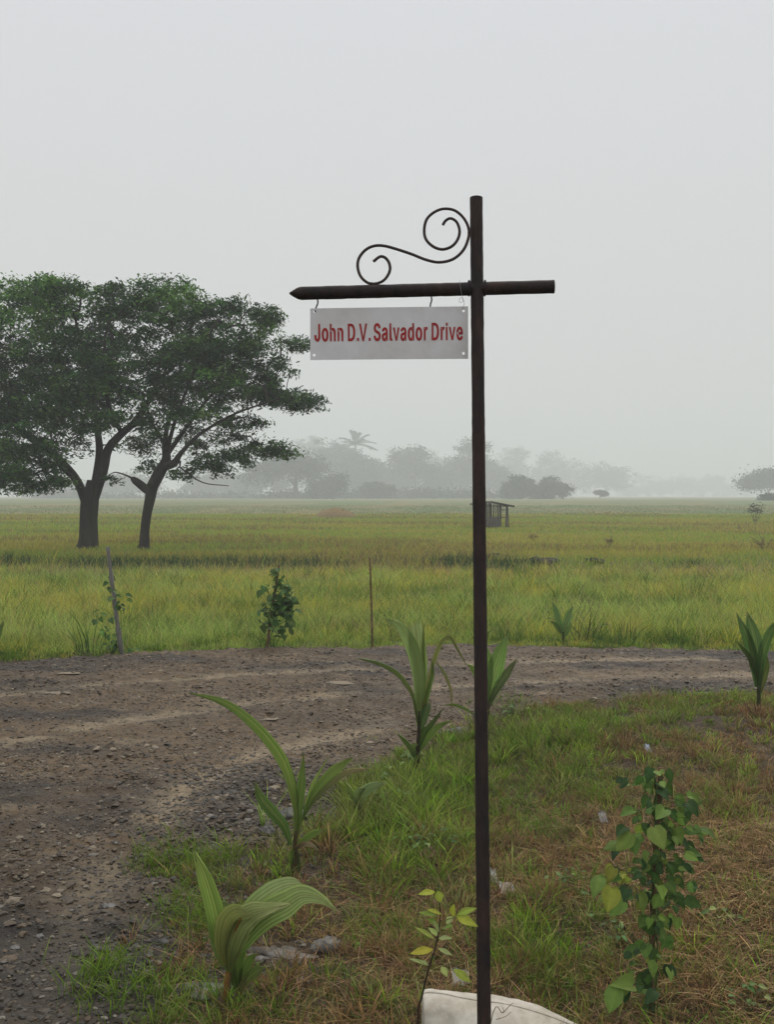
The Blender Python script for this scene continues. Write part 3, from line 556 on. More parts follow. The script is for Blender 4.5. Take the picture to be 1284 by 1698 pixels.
GLYPH = {'J':(484,[[(185,-7),(143,-2),(106,11),(75,33),(52,63),(38,100),(33,145),(33,173),(98,173),(98,145),(100,117),(108,93),(122,74),(139,61),(160,53),(185,50),(209,53),(230,61),(248,74),(261,93),(269,117),(272,145),(272,509),(336,509),(336,145),(332,100),(318,63),(294,33),(263,11),(227,-2)]]),'o':(503,[[(207,46),(231,49),(252,55),(270,66),(285,80),(298,97),(307,117),(314,139),(318,163),(319,187),(318,212),(314,236),(307,258),(298,278),(285,296),(270,310),(252,321),(231,328),(207,330),(184,328),(163,321),(145,310),(130,296),(118,278),(108,258),(102,236),(98,212),(96,187),(98,163),(102,139),(108,117),(118,97),(130,80),(145,66),(163,55),(184,49)],[(207,-8),(174,-5),(144,3),(117,16),(93,35),(72,58),(56,85),(44,116),(37,150),(34,187),(37,225),(44,260),(56,291),(72,318),(93,341),(117,360),(144,374),(174,382),(207,384),(241,382),(271,374),(299,360),(323,341),(343,318),(359,291),(371,260),(379,225),(381,187),(379,150),(371,116),(359,85),(343,58),(323,35),(299,16),(271,3),(241,-5)]]),'h':(498,[[(114,227),(114,0),(53,0),(53,509),(114,509),(114,287),(102,287),(116,319),(132,344),(152,362),(175,374),(200,382),(227,384),(252,383),(275,377),(295,369),(313,356),(328,340),(341,321),(350,298),(355,271),(357,240),(357,0),(296,0),(296,235),(293,263),(286,286),(273,304),(256,318),(235,326),(210,329),(192,328),(176,324),(161,317),(147,308),(136,297),(126,283),(119,266),(115,248)]]),'n':(498,[[(114,227),(114,0),(53,0),(53,379),(112,379),(112,287),(102,287),(116,319),(132,344),(152,362),(175,374),(200,382),(227,384),(252,383),(275,377),(295,369),(313,356),(328,340),(341,321),(350,298),(355,271),(357,240),(357,0),(296,0),(296,235),(293,263),(286,286),(273,304),(256,318),(235,326),(210,329),(192,328),(176,324),(161,317),(147,308),(136,297),(126,283),(119,266),(115,248)]]),'D':(590,[[(125,57),(215,57),(254,60),(288,68),(318,81),(343,99),(363,122),(379,149),(390,181),(397,216),(399,255),(397,294),(390,329),(379,361),(364,388),(344,410),(320,428),(291,441),(258,449),(221,452),(125,452)],[(60,0),(60,509),(225,509),(273,505),(315,495),(353,478),(385,455),(412,426),(433,391),(449,351),(458,306),(462,255),(458,205),(449,159),(433,119),(411,83),(384,54),(351,31),(312,14),(268,3),(219,0)]]),'.':(276,[[(62,0),(132,0),(132,72),(62,72)]]),'V':(568,[[(205,0),(16,509),(88,509),(240,85),(392,509),(463,509),(275,0)]]),'S':(535,[[(224,-9),(188,-7),(156,-1),(128,9),(102,23),(81,40),(64,60),(51,83),(42,109),(38,137),(104,137),(108,118),(114,102),(123,88),(136,76),(150,66),(166,59),(185,53),(204,50),(224,49),(246,50),(267,54),(286,60),(303,69),(317,79),(329,92),(338,106),(344,122),(346,139),(344,154),(340,168),(332,179),(322,189),(310,197),(296,205),(280,211),(263,217),(245,222),(184,239),(145,253),(112,269),(86,289),(67,313),(56,341),(52,372),(54,400),(62,425),(75,448),(92,468),(113,484),(138,498),(165,508),(195,514),(227,516),(259,514),(289,508),(316,498),(340,484),(360,468),(377,449),(390,427),(398,403),(401,378),(337,378),(332,402),(320,421),(302,437),(280,449),(254,456),(225,459),(204,457),(185,454),(167,448),(152,440),(139,430),(129,418),(121,405),(117,391),(115,376),(117,359),(122,345),(131,334),(142,324),(155,315),(169,308),(184,302),(198,297),(212,293),(264,279),(279,275),(295,270),(312,264),(328,256),(344,248),(359,238),(372,226),(384,213),(395,198),(402,180),(407,161),(408,139),(406,112),(399,87),(386,64),(370,43),(349,25),(323,11),(294,0),(261,-7)]]),'a':(477,[[(170,45),(192,47),(211,51),(228,59),(242,68),(254,80),(263,93),(270,108),(274,122),(276,138),(276,190),(272,187),(267,184),(259,182),(251,180),(241,178),(231,176),(221,174),(210,173),(200,171),(191,170),(182,169),(175,168),(161,166),(147,163),(134,159),(122,153),(112,147),(103,139),(97,130),(93,118),(92,105),(93,93),(96,82),(102,72),(109,64),(119,57),(130,52),(142,48),(156,46)],[(160,-9),(137,-7),(115,-3),(94,5),(76,15),(60,29),(48,45),(38,63),(32,84),(30,108),(32,128),(36,146),(43,161),(53,174),(64,184),(78,193),(92,200),(108,206),(125,211),(143,214),(161,217),(178,220),(200,223),(218,225),(234,227),(247,229),(257,231),(265,235),(271,240),(274,246),(276,255),(276,257),(275,272),(272,285),(267,297),(260,307),(251,315),(240,322),(227,327),(212,330),(196,331),(178,330),(163,327),(149,322),(137,316),(127,309),(118,301),(110,292),(104,283),(100,274),(41,291),(51,313),(64,331),(79,346),(95,358),(114,368),(133,375),(153,380),(173,383),(194,384),(208,384),(223,382),(239,379),(255,375),(271,369),(286,360),(300,350),(312,336),(322,320),(330,301),(335,278),(337,251),(337,0),(277,0),(277,52),(272,52),(267,43),(260,34),(252,25),(242,16),(229,8),(215,1),(199,-4),(181,-7)]]),'l':(277,[[(139,-2),(112,0),(91,8),(74,20),(62,37),(55,59),(53,84),(53,509),(114,509),(114,99),(114,83),(117,71),(120,62),(126,57),(135,53),(146,52),(152,52),(157,52),(160,53),(164,53),(167,54),(170,54),(181,3),(175,1),(169,0),(162,-1),(154,-2),(147,-2)]]),'v':(477,[[(163,0),(17,379),(84,379),(195,72),(305,379),(371,379),(226,0)]]),'d':(512,[[(205,47),(226,49),(246,55),(263,65),(278,78),(290,95),(299,115),(306,138),(310,162),(312,189),(310,216),(306,241),(300,263),(290,282),(278,299),(263,312),(246,322),(227,328),(205,330),(182,328),(162,322),(145,311),(130,298),(118,281),(108,261),(102,239),(98,215),(96,189),(98,163),(102,139),(109,117),(118,97),(130,80),(145,66),(162,55),(182,49)],[(195,-8),(165,-6),(137,3),(111,16),(89,34),(70,57),(55,84),(43,116),(36,151),(34,189),(36,227),(43,261),(55,293),(70,320),(89,342),(112,361),(137,374),(165,382),(196,384),(218,383),(237,379),(253,373),(267,364),(278,355),(287,346),(295,336),(301,327),(306,319),(311,319),(311,509),(372,509),(372,0),(313,0),(313,59),(307,59),(301,50),(295,41),(287,31),(277,21),(266,12),(252,4),(236,-3),(217,-7)]]),'r':(347,[[(53,0),(53,379),(112,379),(112,321),(115,321),(124,339),(137,354),(152,367),(171,377),(191,383),(213,385),(218,385),(223,385),(229,384),(235,384),(240,384),(243,384),(243,322),(241,323),(236,324),(230,324),(223,325),(215,326),(207,326),(190,324),(174,321),(159,315),(146,306),(135,296),(126,284),(119,269),(115,254),(114,237),(114,0)]]),'i':(255,[[(53,0),(53,379),(114,379),(114,0)],[(56,437),(123,437),(123,509),(56,509)]]),'e':(492,[[(212,-8),(177,-5),(145,3),(117,16),(92,35),(72,58),(56,85),(44,116),(37,150),(34,187),(36,224),(44,258),(55,290),(71,317),(91,340),(115,359),(142,373),(172,382),(205,384),(226,383),(246,380),(266,374),(285,366),(303,355),(319,341),(334,324),(347,305),(357,282),(365,256),(370,227),(371,194),(371,169),(75,169),(75,221),(338,221),(310,202),(308,226),(304,248),(298,269),(288,286),(277,301),(263,314),(246,323),(227,328),(205,330),(183,328),(164,323),(146,313),(131,301),(119,286),(109,270),(102,251),(97,231),(96,211),(96,178),(98,151),(102,127),(110,106),(121,88),(135,73),(151,61),(169,53),(190,48),(212,46),(227,47),(241,49),(254,53),(265,58),(276,65),(285,73),(294,82),(300,93),(306,105),(365,91),(358,72),(348,55),(335,39),(320,26),(302,14),(283,4),(261,-3),(237,-7)]])}
fc = bpy.data.curves.new("lettering", 'CURVE'); fc.dimensions = '2D'; fc.fill_mode = 'BOTH'; fc.extrude = 0.0004
X1 = sum(GLYPH[c][0] if c != ' ' else 160 for c in "John D.V. Salvador Drive"); sxx = (769.5-522)*k/(X1-24*22-110); syy = 27.5*k/509; pen = -20
for ch in "John D.V. Salvador Drive":
    if ch == ' ': pen += 160; continue
    adv, loops = GLYPH[ch]
    big = max(range(len(loops)), key=lambda i: max(p[0] for p in loops[i])-min(p[0] for p in loops[i]))
    for i, lp in enumerate(loops):
        p_ = np.array(lp, float); q_ = np.roll(p_, -1, 0); area = (p_[:, 0]*q_[:, 1]-q_[:, 0]*p_[:, 1]).sum()
        hole = ch in "oDade" and i != big
        if (area > 0) == hole: p_ = p_[::-1]
        e1 = nrm(p_-np.roll(p_, 1, 0)); e2 = nrm(np.roll(p_, -1, 0)-p_); tg = nrm(e1+e2); nr_ = np.stack([tg[:, 1], -tg[:, 0]], 1)
        p_ = p_+nr_*np.array([36, 15]); 
        sp_ = fc.splines.new('POLY'); sp_.points.add(len(p_)-1); sp_.use_cyclic_u = True
        for pt, (a_, b_) in zip(sp_.points, p_): pt.co = ((a_+pen)*sxx, b_*syy, 0, 1)
    pen += adv-24-(70 if ch == '.' else 0)
ta = math.radians(0.55)
lt = curve_mesh("lettering", fc, M_red, sign, (q(522.5, 0)[0], -0.0014, q(0, 566.2)[1]), (math.radians(90), -ta, 0))
# thin wire tied round the bar at the right corner
M_wire = mat("thin_wire", col=(0.30, 0.29, 0.27), rough=0.4, metal=0.6)
mb = MB(); wp = [(762,466),(764,480),(766.5,493),(768,500),(763,503),(762,497),(767,495),(770,504),(768,509),(768.5,516)]
tube(mb, catmull([P(a, b, D0-0.027 if b < 500 else D0-0.010) for a, b in wp], 5), 0.0007, 5); w_ = mb.build("wire", M_wire, origin=P(766, 495, D0))
tag(w_, "thin loose wire tied round the crossbar above the sign corner", "wire")

# ------------------------------------------------------------------ trees
M_leaf = mat("tree_leaf", attr="col", rough=0.6, spec=0.15, transl=0.2)
M_bark = mat("tree_bark", col=(0.020, 0.016, 0.012), col2=(0.042, 0.034, 0.026), vscale=3, var=0.4, rough=0.95, bump=0.03, bscale=9, stretch=(1, 1, 0.25))
def make_tree(name, label, cat, D, base_px, limbs, lobes, leaf_len, leaf_wid, per_cluster, rc, cols_, group=None, tip_r=0.010, pipe_e=2.35, flat=0.5, droop=0.25, sides=7, bright=None, depth=1.0, rmin_px=0.25):
    k = D/F
    bp = np.array([(base_px[0]-642)*k, D, 0.0]); bp[2] = float(ground_z(bp[0], D))-0.05
    t = thing(name, label, cat, (bp[0], bp[1], bp[2]+0.05), group)
    nodes, par, rr_ = [], [], []
    def P3(px, py, dd): return np.array([(px-642)*k, D+dd, H-(py-HORIZON)*k])
    for path in limbs:
        pts = catmull([P3(*p[:3]) for p in path], 4); rad = np.interp(np.linspace(0, len(path)-1, len(pts)), np.arange(len(path)), [p[3]*k*(.82 if D < 50 and p[3] < 14 else 1) for p in path])
        if nodes:
            dist = np.linalg.norm(np.array(nodes)-pts[0], axis=1); parent = int(dist.argmin())
        else: parent = -1; pts[0] = bp
        for p_, r_ in zip(pts, rad):
            nodes.append(p_); par.append(parent); rr_.append(r_); parent = len(nodes)-1
    cl = []
    for lb in lobes:
        cx, cy, rx, ry, n = lb[:5]; dd = lb[5] if len(lb) > 5 else 0
        u = nrm(rng.normal(size=(n, 3)))*(rng.random((n, 1))**0.42)*1.1
        c = np.stack([cx+u[:, 0]*rx, cy+u[:, 1]*ry, dd+u[:, 2]*rx*k*depth], 1); cl += [P3(*a) for a in c]
    cl = np.array(cl); N0 = len(nodes); arr = np.zeros((N0+3*len(cl), 3)); arr[:N0] = nodes; m = N0
    lim = np.ones(N0+3*len(cl)); start = np.array(nodes)
    order = np.argsort(np.min(np.linalg.norm(cl[:, None]-start[None], axis=2), 1)); tips = []
    for ci in order:
        c = cl[ci]; dv = arr[:m]-c; dist = np.sqrt((dv**2).sum(1)); dist = dist+0.35*np.maximum(0, dv[:, 2]); dist[0:6] += 50
        pn = int(dist.argmin()); a = arr[pn]
        n_mid = 2; prev = pn
        for j in range(1, n_mid+2):
            f = j/(n_mid+1); p_ = a*(1-f)+c*f
            if j <= n_mid: p_ = p_+rng.normal(size=3)*0.07*dist[pn]*0.6+np.array([0, 0, 0.06*dist[pn]*math.sin(math.pi*f)])
            if m >= len(arr): break
            arr[m] = p_; par.append(prev); rr_.append(0); prev = m; m += 1
        tips.append(prev)
    arr = arr[:m]; par = np.array(par); w = np.zeros(m); w[tips] += tip_r**pipe_e
    for i in range(m-1, 0, -1):
        if par[i] >= 0 and par[i] < i: w[par[i]] += max(w[i], tip_r**pipe_e*0.0)
    rad = np.maximum(w**(1/pipe_e), tip_r*0.6); fixed = np.array(rr_); rad = np.where(fixed > 0, np.maximum(fixed, 0.0), np.minimum(rad, 0.5*max(fixed)))
    ch = [[] for _ in range(m)]
    for i in range(1, m): ch[par[i]].append(i)
    mb = MB(); starts = [(-1, 0)]; 
    while starts:
        p_, i = starts.pop(); chain = [] if p_ < 0 else [p_]; rl = [] if p_ < 0 else [min(rad[p_], rad[i]*1.25)]
        while True:
            chain.append(i); rl.append(rad[i])
            if not ch[i]: break
            nx = max(ch[i], key=lambda c_: rad[c_]+(10 if fixed[c_] > 0 and c_ == i+1 else 0))
            for c_ in ch[i]:
                if c_ != nx: starts.append((i, c_))
            i = nx
        if len(chain) > 1 and max(rl) > rmin_px*k: tube(mb, arr[chain], rl, sides if max(rl) > 3*k else 4, cap=False)
    mb.build("trunk", M_bark, t)
    # leaves: sprigs of small leaflets in flat sprays round each cluster
    n = len(cl)*per_cluster; c = np.repeat(cl, per_cluster, 0); rcl = np.repeat(np.exp(rng.normal(0, .28, len(cl)).clip(-.5, .4)), per_cluster)[:, None]; off = rng.normal(size=(n, 3)).clip(-1.9, 1.9)*np.array([rc, rc, rc*flat])*rcl; pos = c+off
    pos[:, 2] -= droop*np.minimum(np.hypot(off[:, 0], off[:, 1])**2/(rc*rcl[:, 0]), 1.6*rc)
    a = rng.uniform(0, 2*np.pi, n); d = np.stack([np.cos(a), np.sin(a), rng.normal(-0.25, 0.45, n)], 1); d = nrm(d)
    s = nrm(np.cross(d, np.array([0, 0, 1])+0.7*rng.normal(size=(n, 3)))); Ls = leaf_len*np.exp(rng.normal(0, .3, n))[:, None]; Ws = leaf_wid*np.exp(rng.normal(0, .3, n))[:, None]
    V = np.stack([pos-d*Ls*.5, pos+s*Ws*.5, pos+d*Ls*.5-np.array([0, 0, 1])*Ls*.12, pos-s*Ws*.5], 1)
    cc = np.repeat(hsvj(cols_[0], len(cl), .25), per_cluster, 0); sel = np.repeat(rng.random(len(cl)) < cols_[2], per_cluster); cc[sel] = np.repeat(hsvj(cols_[1], len(cl), .2), per_cluster, 0)[sel]
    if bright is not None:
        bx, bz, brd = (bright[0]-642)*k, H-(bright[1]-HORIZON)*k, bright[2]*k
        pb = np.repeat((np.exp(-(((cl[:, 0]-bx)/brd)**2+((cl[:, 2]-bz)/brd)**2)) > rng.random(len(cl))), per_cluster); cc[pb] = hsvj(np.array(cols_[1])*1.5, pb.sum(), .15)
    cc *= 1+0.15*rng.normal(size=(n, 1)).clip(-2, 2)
    mb = MB(); mb.add(V.reshape(-1, 3), np.arange(n*4).reshape(-1, 4), None, np.repeat(np.clip(cc, .004, 1), 4, 0)); mb.build("crown", M_leaf, t, smooth=False)
    return t
DT = 36.5
LG = ((0.030, 0.082, 0.020), (0.080, 0.17, 0.030), 0.36)
make_tree("spreading_tree", "large dark green spreading tree with thick forked trunk at the left edge", "tree", DT, (145, 912),
    [[(145,914,0,25),(146,904,0,18),(147,890,0,16),(147,860,0,15),(149,832,0,15.5),(150,812,0,12),(151,796,0,8)],
     [(144,838,0,10),(128,800,.1,9),(105,772,.2,8.5),(75,745,.3,8),(45,725,.3,7),(10,690,.2,5.5),(-30,640,.3,3.5)],
     [(118,790,0,4.5),(108,778,-.4,4),(100,772,-.6,3),(60,790,-.9,1.6),(20,790,-1.2,1)],
     [(151,832,0,10),(158,790,.1,8.5),(162,750,.2,8),(158,715,.3,7),(150,660,.4,4.5),(140,600,.5,3)],
     [(154,830,0,11),(172,780,-.1,10),(182,745,-.2,9),(205,720,-.3,8),(232,698,-.5,7),(262,650,-.6,4.5),(275,600,-.8,2.5)],
     [(205,720,-.2,5),(190,680,-.6,4.5),(185,620,-1,3),(190,560,-1.1,2)],
     [(75,745,.3,4.5),(70,700,.8,4),(80,640,1.2,3),(90,560,1.4,2)],
     [(45,725,.3,3.5),(-5,735,-.5,3),(-50,730,-1,2)]],
    [(-75,560,95,60,60),(30,490,55,36,46,.5),(105,492,42,30,40,-.5),(70,478,20,22,10),(0,530,70,40,44,-1.2),(95,545,70,42,70),(175,500,38,36,40,.5),(5,610,75,42,60),(100,615,75,42,66,.7),(180,590,62,46,56),(215,540,45,46,36),
     (-70,680,75,50,40),(20,670,62,30,38),(100,670,55,25,28,-.7),(175,660,60,30,34),(215,625,50,40,34,-1),(55,735,48,22,22,-.8),(22,785,36,22,20,-1.2),(75,790,34,18,20,-.9),(105,800,14,10,5,-.6),(230,500,28,26,22),(260,640,35,30,20),(-10,750,40,30,18),(120,730,30,18,8,1.2),(215,735,26,14,8,.8),(188,793,10,8,2,-.5),(60,600,120,70,80),(150,640,80,70,60,-1),(60,680,90,40,40,.5),(0,740,50,24,16,.8),(70,745,30,14,8,-1),(25,775,55,26,26,-.9),(60,800,30,12,9,-1.2),(95,760,30,20,12,-1),(140,705,60,24,26,-1),(210,700,50,24,18,-1),(15,800,20,8,4,-1)],
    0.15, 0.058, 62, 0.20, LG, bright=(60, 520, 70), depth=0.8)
make_tree("spreading_tree", "slimmer dark spreading tree with knobbly trunk right of the thick forked one", "tree", DT-0.4, (239, 910),
    [[(238,912,0,15),(239,903,0,11),(240,880,0,9.5),(244,850,0,9.5),(249,826,0,11),(252,810,0,12),(256,798,0,9)],
     [(243,812,0,9),(232,803,0,8.5),(224,797,0,7.5),(219,793,0,4.5),(217,791,0,1)],
     [(228,800,0,2.6),(212,790,.1,1.8),(190,783,.2,1.2),(178,786,.3,.8)],
     [(252,808,0,12),(264,785,0,12.5),(276,762,0,10),(272,735,.2,6.5),(276,700,.3,4),(292,640,.4,3),(300,560,.4,2)],
     [(270,775,0,9),(292,768,-.3,8),(305,752,-.5,5),(340,722,-.9,3.2),(400,690,-1.2,2.2),(470,668,-1.4,1.4)],
     [(292,768,-.3,4.5),(330,755,-.1,3),(385,748,.2,2),(450,748,.3,1.2)],
     [(276,755,0,5.5),(310,700,.5,3.8),(350,645,.8,2.8),(410,590,1,1.8)],
     [(276,750,0,5),(300,690,-.6,3.4),(340,600,-1,2.4),(370,540,-1.2,1.5)],
     [(272,740,.2,3.4),(250,700,.3,2.6),(235,655,.2,2)],
     [(300,775,-.2,1.8),(340,800,-.6,1.2),(385,806,-.8,.7)]],
    [(262,486,32,26,28),(300,478,12,14,6),(295,520,55,40,56),(352,515,38,28,30,.6),(385,505,22,14,10),(420,520,38,20,20),(448,530,20,18,8),(350,570,70,34,64),(420,570,48,28,28,-.4),(300,600,70,40,62),(395,625,70,26,46),(455,612,32,20,16),(490,568,26,9,9),(508,562,10,6,3),(470,655,50,18,28,.3),(505,666,26,11,13),(522,664,16,9,5),(420,655,50,20,24),(340,650,55,24,28,.8),(270,650,50,30,26),
     (350,690,52,18,20,-.8),(445,745,40,14,20),(475,752,12,8,4),(395,752,42,18,20),(345,762,36,14,14),(380,722,34,14,10,.6),(310,725,42,22,14,1),(300,785,26,12,6),(350,778,28,8,7),(248,730,28,20,9,.6),(238,765,30,16,7,.9),(235,700,22,16,6),(330,580,100,60,80),(380,620,90,50,50,-.8),(290,690,60,30,26,-.6),(410,700,50,16,14)],
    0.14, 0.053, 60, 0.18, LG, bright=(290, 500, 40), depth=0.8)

# ------------------------------------------------------------------ far trees in the haze
FG = ((0.030, 0.045, 0.022), (0.045, 0.065, 0.026), 0.3)
def far_tree(label, px, top_, width, base_py, D, shape="round", cat="tree", group="hazy trees along the far side of the fields", name="field_tree"):
    width *= 1.4; top_ -= (base_py-top_)*.14; k = D/F; hpx = base_py-top_; lobes = []; tw = .8 if width < 30 else 1.2; limbs = [[(px,base_py,0,max(tw, width*.035)),(px+rng.normal(0,1),base_py-hpx*.3,0,max(tw*.75, width*.028)),(px,base_py-hpx*.6,0,max(.5, width*.015))]]
    if shape == "palm":
        bp = np.array([(px-642)*k, D, 0]); bp[2] = float(ground_z(bp[0], D)); t = thing("palm_tree", label, cat, bp, group)
        tp = np.array([bp[0]+3*k, D, H-(top_+7-HORIZON)*k]); mb = MB(); tube(mb, catmull([bp, (bp+tp)/2+[1*k, 0, 0], tp], 5), 1.3*k, 6); mb.build("trunk", M_bark, t)
        mb = MB()
        for i in range(17):
            a = i*2.4; el = rng.uniform(-.1, 1.35); Lf = width*.5*k; dv = np.array([math.cos(a)*math.cos(el), math.sin(a)*math.cos(el), math.sin(el)])
            pts = [tp+dv*Lf*s_-np.array([0, 0, Lf*.32*s_*s_]) for s_ in (0, .35, .7, 1)]
            c_ = catmull(pts, 6); sd_ = nrm(np.cross(dv, [0, 0, 1]))
            for j in range(1, len(c_)):
                for sg in (-1, 1):
                    b = c_[j]; e_ = b+sd_*sg*Lf*.16-np.array([0, 0, Lf*.10])+dv*Lf*.08; wv = dv*Lf*.035
                    mb.add([b-wv, b+wv, e_+wv*.3], None, [(0, 1, 2)], FG[0])
        mb.build("crown", M_leaf, t, smooth=False); return
    nl = {"round": 9, "wide": 11, "bush": 8, "tall": 9, "wood": 16}[shape]
    for i in range(nl):
        u = rng.uniform(-1, 1); 
        if shape == "wide": cx = px+u*width*.36; cy = top_+hpx*(.26+.12*abs(u)+rng.uniform(-.08, .14)); rx, ry = width*.19, hpx*(.14 if width > 30 else .08)
        elif shape == "tall": cx = px+u*width*.28; cy = top_+hpx*rng.uniform(.15, .7); rx, ry = width*.24, hpx*.14
        elif shape == "bush": cx = px+u*width*.34; cy = base_py-hpx*(.45*(1-.5*u*u)+rng.uniform(-.1, .1)); rx, ry = width*.2, hpx*.4
        elif shape == "wood": cx = px+u*width*.42; cy = top_+hpx*(.2+.25*u*u+rng.uniform(-.05, .45)); rx, ry = width*.13, hpx*.18
        else: cx = px+u*width*.3; cy = top_+hpx*(.24+.30*abs(u)*rng.uniform(.3, 1.2)+rng.uniform(0, .3)); rx, ry = width*.22, hpx*.2
        lobes.append((cx, cy, rx*1.15, ry*1.15, 22))
        if shape != "bush": limbs.append([(px,base_py-hpx*.3,0,max(.6, width*.02)),((px+cx)/2,(base_py-hpx*.3+cy)/2,0,.5),(cx,cy,0,.3)])
    ll = min(1.5, max(.35, .0022*D), max(.18, width*k*.10)); ll = min(ll, width*k*.07)
    make_tree(name, label, cat, D, (px, base_py), limbs, lobes, ll, ll*.6, 40, min(width*.08*k, 2.0), FG, group, tip_r=.02, sides=5, flat=.6, droop=.05)
for a in [
    # nearest hazy row
    ("umbrella shaped hazy tree just past the tips of the near branches", 492,757,112,833,400,"wide"),
    ("small round hazy tree just right of the broad umbrella shaped one", 550,790,54,833,380,"round"),
    ("small round hazy bush above and right of the hay mound", 627,798,42,832,400,"round"),
    ("left one of the darker pair of round hazy trees behind the hut", 862,790,40,833,360,"round"),
    ("right one of the darker pair of round hazy trees behind the hut", 915,796,42,833,350,"round"),
    ("tiny flat topped tree standing alone in the open field right of the hut", 996,812,15,832,400,"wide"),
    # middle row
    ("tall domed tree in the hazy wood directly left of the coconut palm", 545,732,92,830,600,"round"),
    ("domed hazy tree hiding the trunk of the coconut palm", 588,750,62,830,560,"round"),
    ("wide hazy tree whose crown slopes down right of the coconut palm", 612,757,72,830,600,"round"),
    ("low hazy tree filling the dip right of the sloping crowned one", 655,778,50,830,610,"round"),
    ("ragged hazy tree between palm and sign post", 690,748,62,830,560,"tall"),
    ("low sloping tree leaning against the right of the ragged two topped one", 733,778,44,830,570,"round"),
    ("tall column shaped hazy tree just left of the sign post", 773,737,52,830,580,"tall"),
    ("hazy tree partly hidden by the sign post on its right side", 812,760,52,830,600,"round"),
    ("hazy tree behind the lowest right branches of the near trees", 432,783,80,830,560,"round"),
    ("hazy tree seen below the crown of the slimmer near tree", 355,785,90,830,580,"round"),
    ("hazy tree seen between the trunks of the two near trees", 205,788,90,830,600,"round"),
    ("hazy tree seen under the far left branches of the thick forked tree", 40,790,110,830,620,"round"),
    ("hazy tree just left of the thick forked trunk", 112,795,60,830,600,"round"),
    # back row
    ("slender faint tree top above the umbrella shaped tree", 508,728,34,829,850,"tall"),
    ("faint domed tree top between the palm and the ragged two topped tree", 640,762,80,829,900,"round"),
    ("faint tree in the gap just left of the column shaped tree", 728,755,50,829,900,"round"),
    ("very faint tall wood crown highest on the right of the sign post", 875,750,84,829,950,"wood"),
    ("very faint tree crown right of the highest one behind the darker pair", 938,760,70,829,950,"round"),
    ("very faint round tree ending the hazy hill of crowns on the right", 1006,770,66,829,930,"round"),
    ("very faint low tree mass right of the hazy hill of crowns", 1075,792,90,829,1250,"wood"),
    ("very faint low tree mass in the middle of the far right treeline", 1165,790,100,829,1300,"wood"),
    ("very faint low tree mass at the right end of the far treeline", 1240,797,80,829,1300,"wood"),
    ("grey umbrella shaped tree cut off by the right edge of the picture", 1292,782,78,832,430,"wide")]:
    far_tree(*a)
far_tree("hazy coconut palm rising above the wood left of centre", 587,741,50,829,590,"palm", "palm tree")
for a in [("low dark bush row under the ragged two topped hazy tree", 722,815,120,833,420,"bush"), ("low hazy bush row between the umbrella shaped tree and the small bush", 570,818,110,833,430,"bush"),
          ("low hazy bush row at the foot of the column shaped tree", 800,819,70,833,420,"bush"), ("dark hazy bush at the right edge below the umbrella shaped tree", 1282,822,34,836,250,"bush"),
          ("low hazy bush row under the far left of the hazy trees", 330,820,130,832,440,"bush"), ("low hazy bush row behind the two near trunks", 150,820,140,832,440,"bush"), ("low hazy bush row at the foot of the broad umbrella shaped tree", 460,820,80,833,415,"bush")]:
    far_tree(*a, cat="bush", name="bush", group="hazy bushes along the far side of the fields")

# ------------------------------------------------------------------ hut, hay mound, field details
M_wood = mat("grey_bamboo", col=(0.085, 0.078, 0.066), col2=(0.15, 0.135, 0.11), vscale=4, var=0.35, rough=0.9, stretch=(3, 3, .6))
M_thatch = mat("old_roof_sheet", col=(0.06, 0.055, 0.048), col2=(0.11, 0.095, 0.08), vscale=2, var=0.35, rough=0.9)
hp = GP(822, 877); DH = hp[1]; kh = DH/F; gz = hp[2]
hut = thing("field_hut", "small open bamboo hut with a low pitched roof standing in the field behind the post", "hut", hp)
hx = lambda px: (px-642)*kh
hz = lambda py: H-(py-HORIZON)*kh
def pole(px0, py0, px1, py1, dd, r_, name="pole_upright"):
    mb = MB(); tube(mb, [(hx(px0), DH+dd, hz(py0)), ((hx(px0)+hx(px1))/2+.01, DH+dd, (hz(py0)+hz(py1))/2), (hx(px1), DH+dd, hz(py1))], r_, 6); mb.build(name, M_wood, hut)
for a_ in [(794,836,794,877,0,.055),(841,836,840,877,0,.065),(843,837,845,878,.25,.03),(812,833,812,875,0,.05),(794,837,794,876,1.9,.055),(836,837,836,875,1.9,.05),(812,834,812,874,1.9,.05)]: pole(*a_, name="corner_post")
for px in (797,801,805.5,809,815,819,823,826,831): pole(px+rng.uniform(-.5,.5),834.5+abs(px-815)*.13,px+rng.uniform(-.6,.6),860,rng.uniform(-.02,.03),rng.uniform(.025,.06),"slat")
for px in (798,806,818): pole(px,836,px,860,1.9,.05,"slat")
for (py, a_, b_) in ((845.3,829,843),(858,794,843),(839,794,841)): pole(a_, py, b_, py+.3, .05, .028, "rail")
mb = MB()
for i, px in enumerate(np.arange(794, 830, 2.6)):
    box(mb, (hx(px), DH-.05, gz-.1), (hx(px+2.35), DH-.02+rng.uniform(0, .012), hz(858+rng.uniform(-1, 1))))
mb.build("plank_wall", M_wood, hut)
mb = MB()
for i, px in enumerate(np.arange(794, 838, 2.6)):
    box(mb, (hx(px), DH+1.9, gz-.1), (hx(px+2.35), DH+1.93+rng.uniform(0, .012), hz(861+rng.uniform(-1, 1))))
mb.build("plank_wall", M_wood, hut)
mb = MB(); prof = [(785, 835.5), (800, 832.8), (815, 830.5), (830, 833.6), (845, 837), (852.5, 838.6)]
ys = [DH-.5, DH+.4, DH+1.4, DH+2.4]; th = .07
V = [(hx(a_), yy, hz(b_)+rng.uniform(-.02, .02)) for yy in ys for a_, b_ in prof]; V += [(a_, b_, c_-th) for a_, b_, c_ in V]; n_ = len(prof); m_ = n_*4
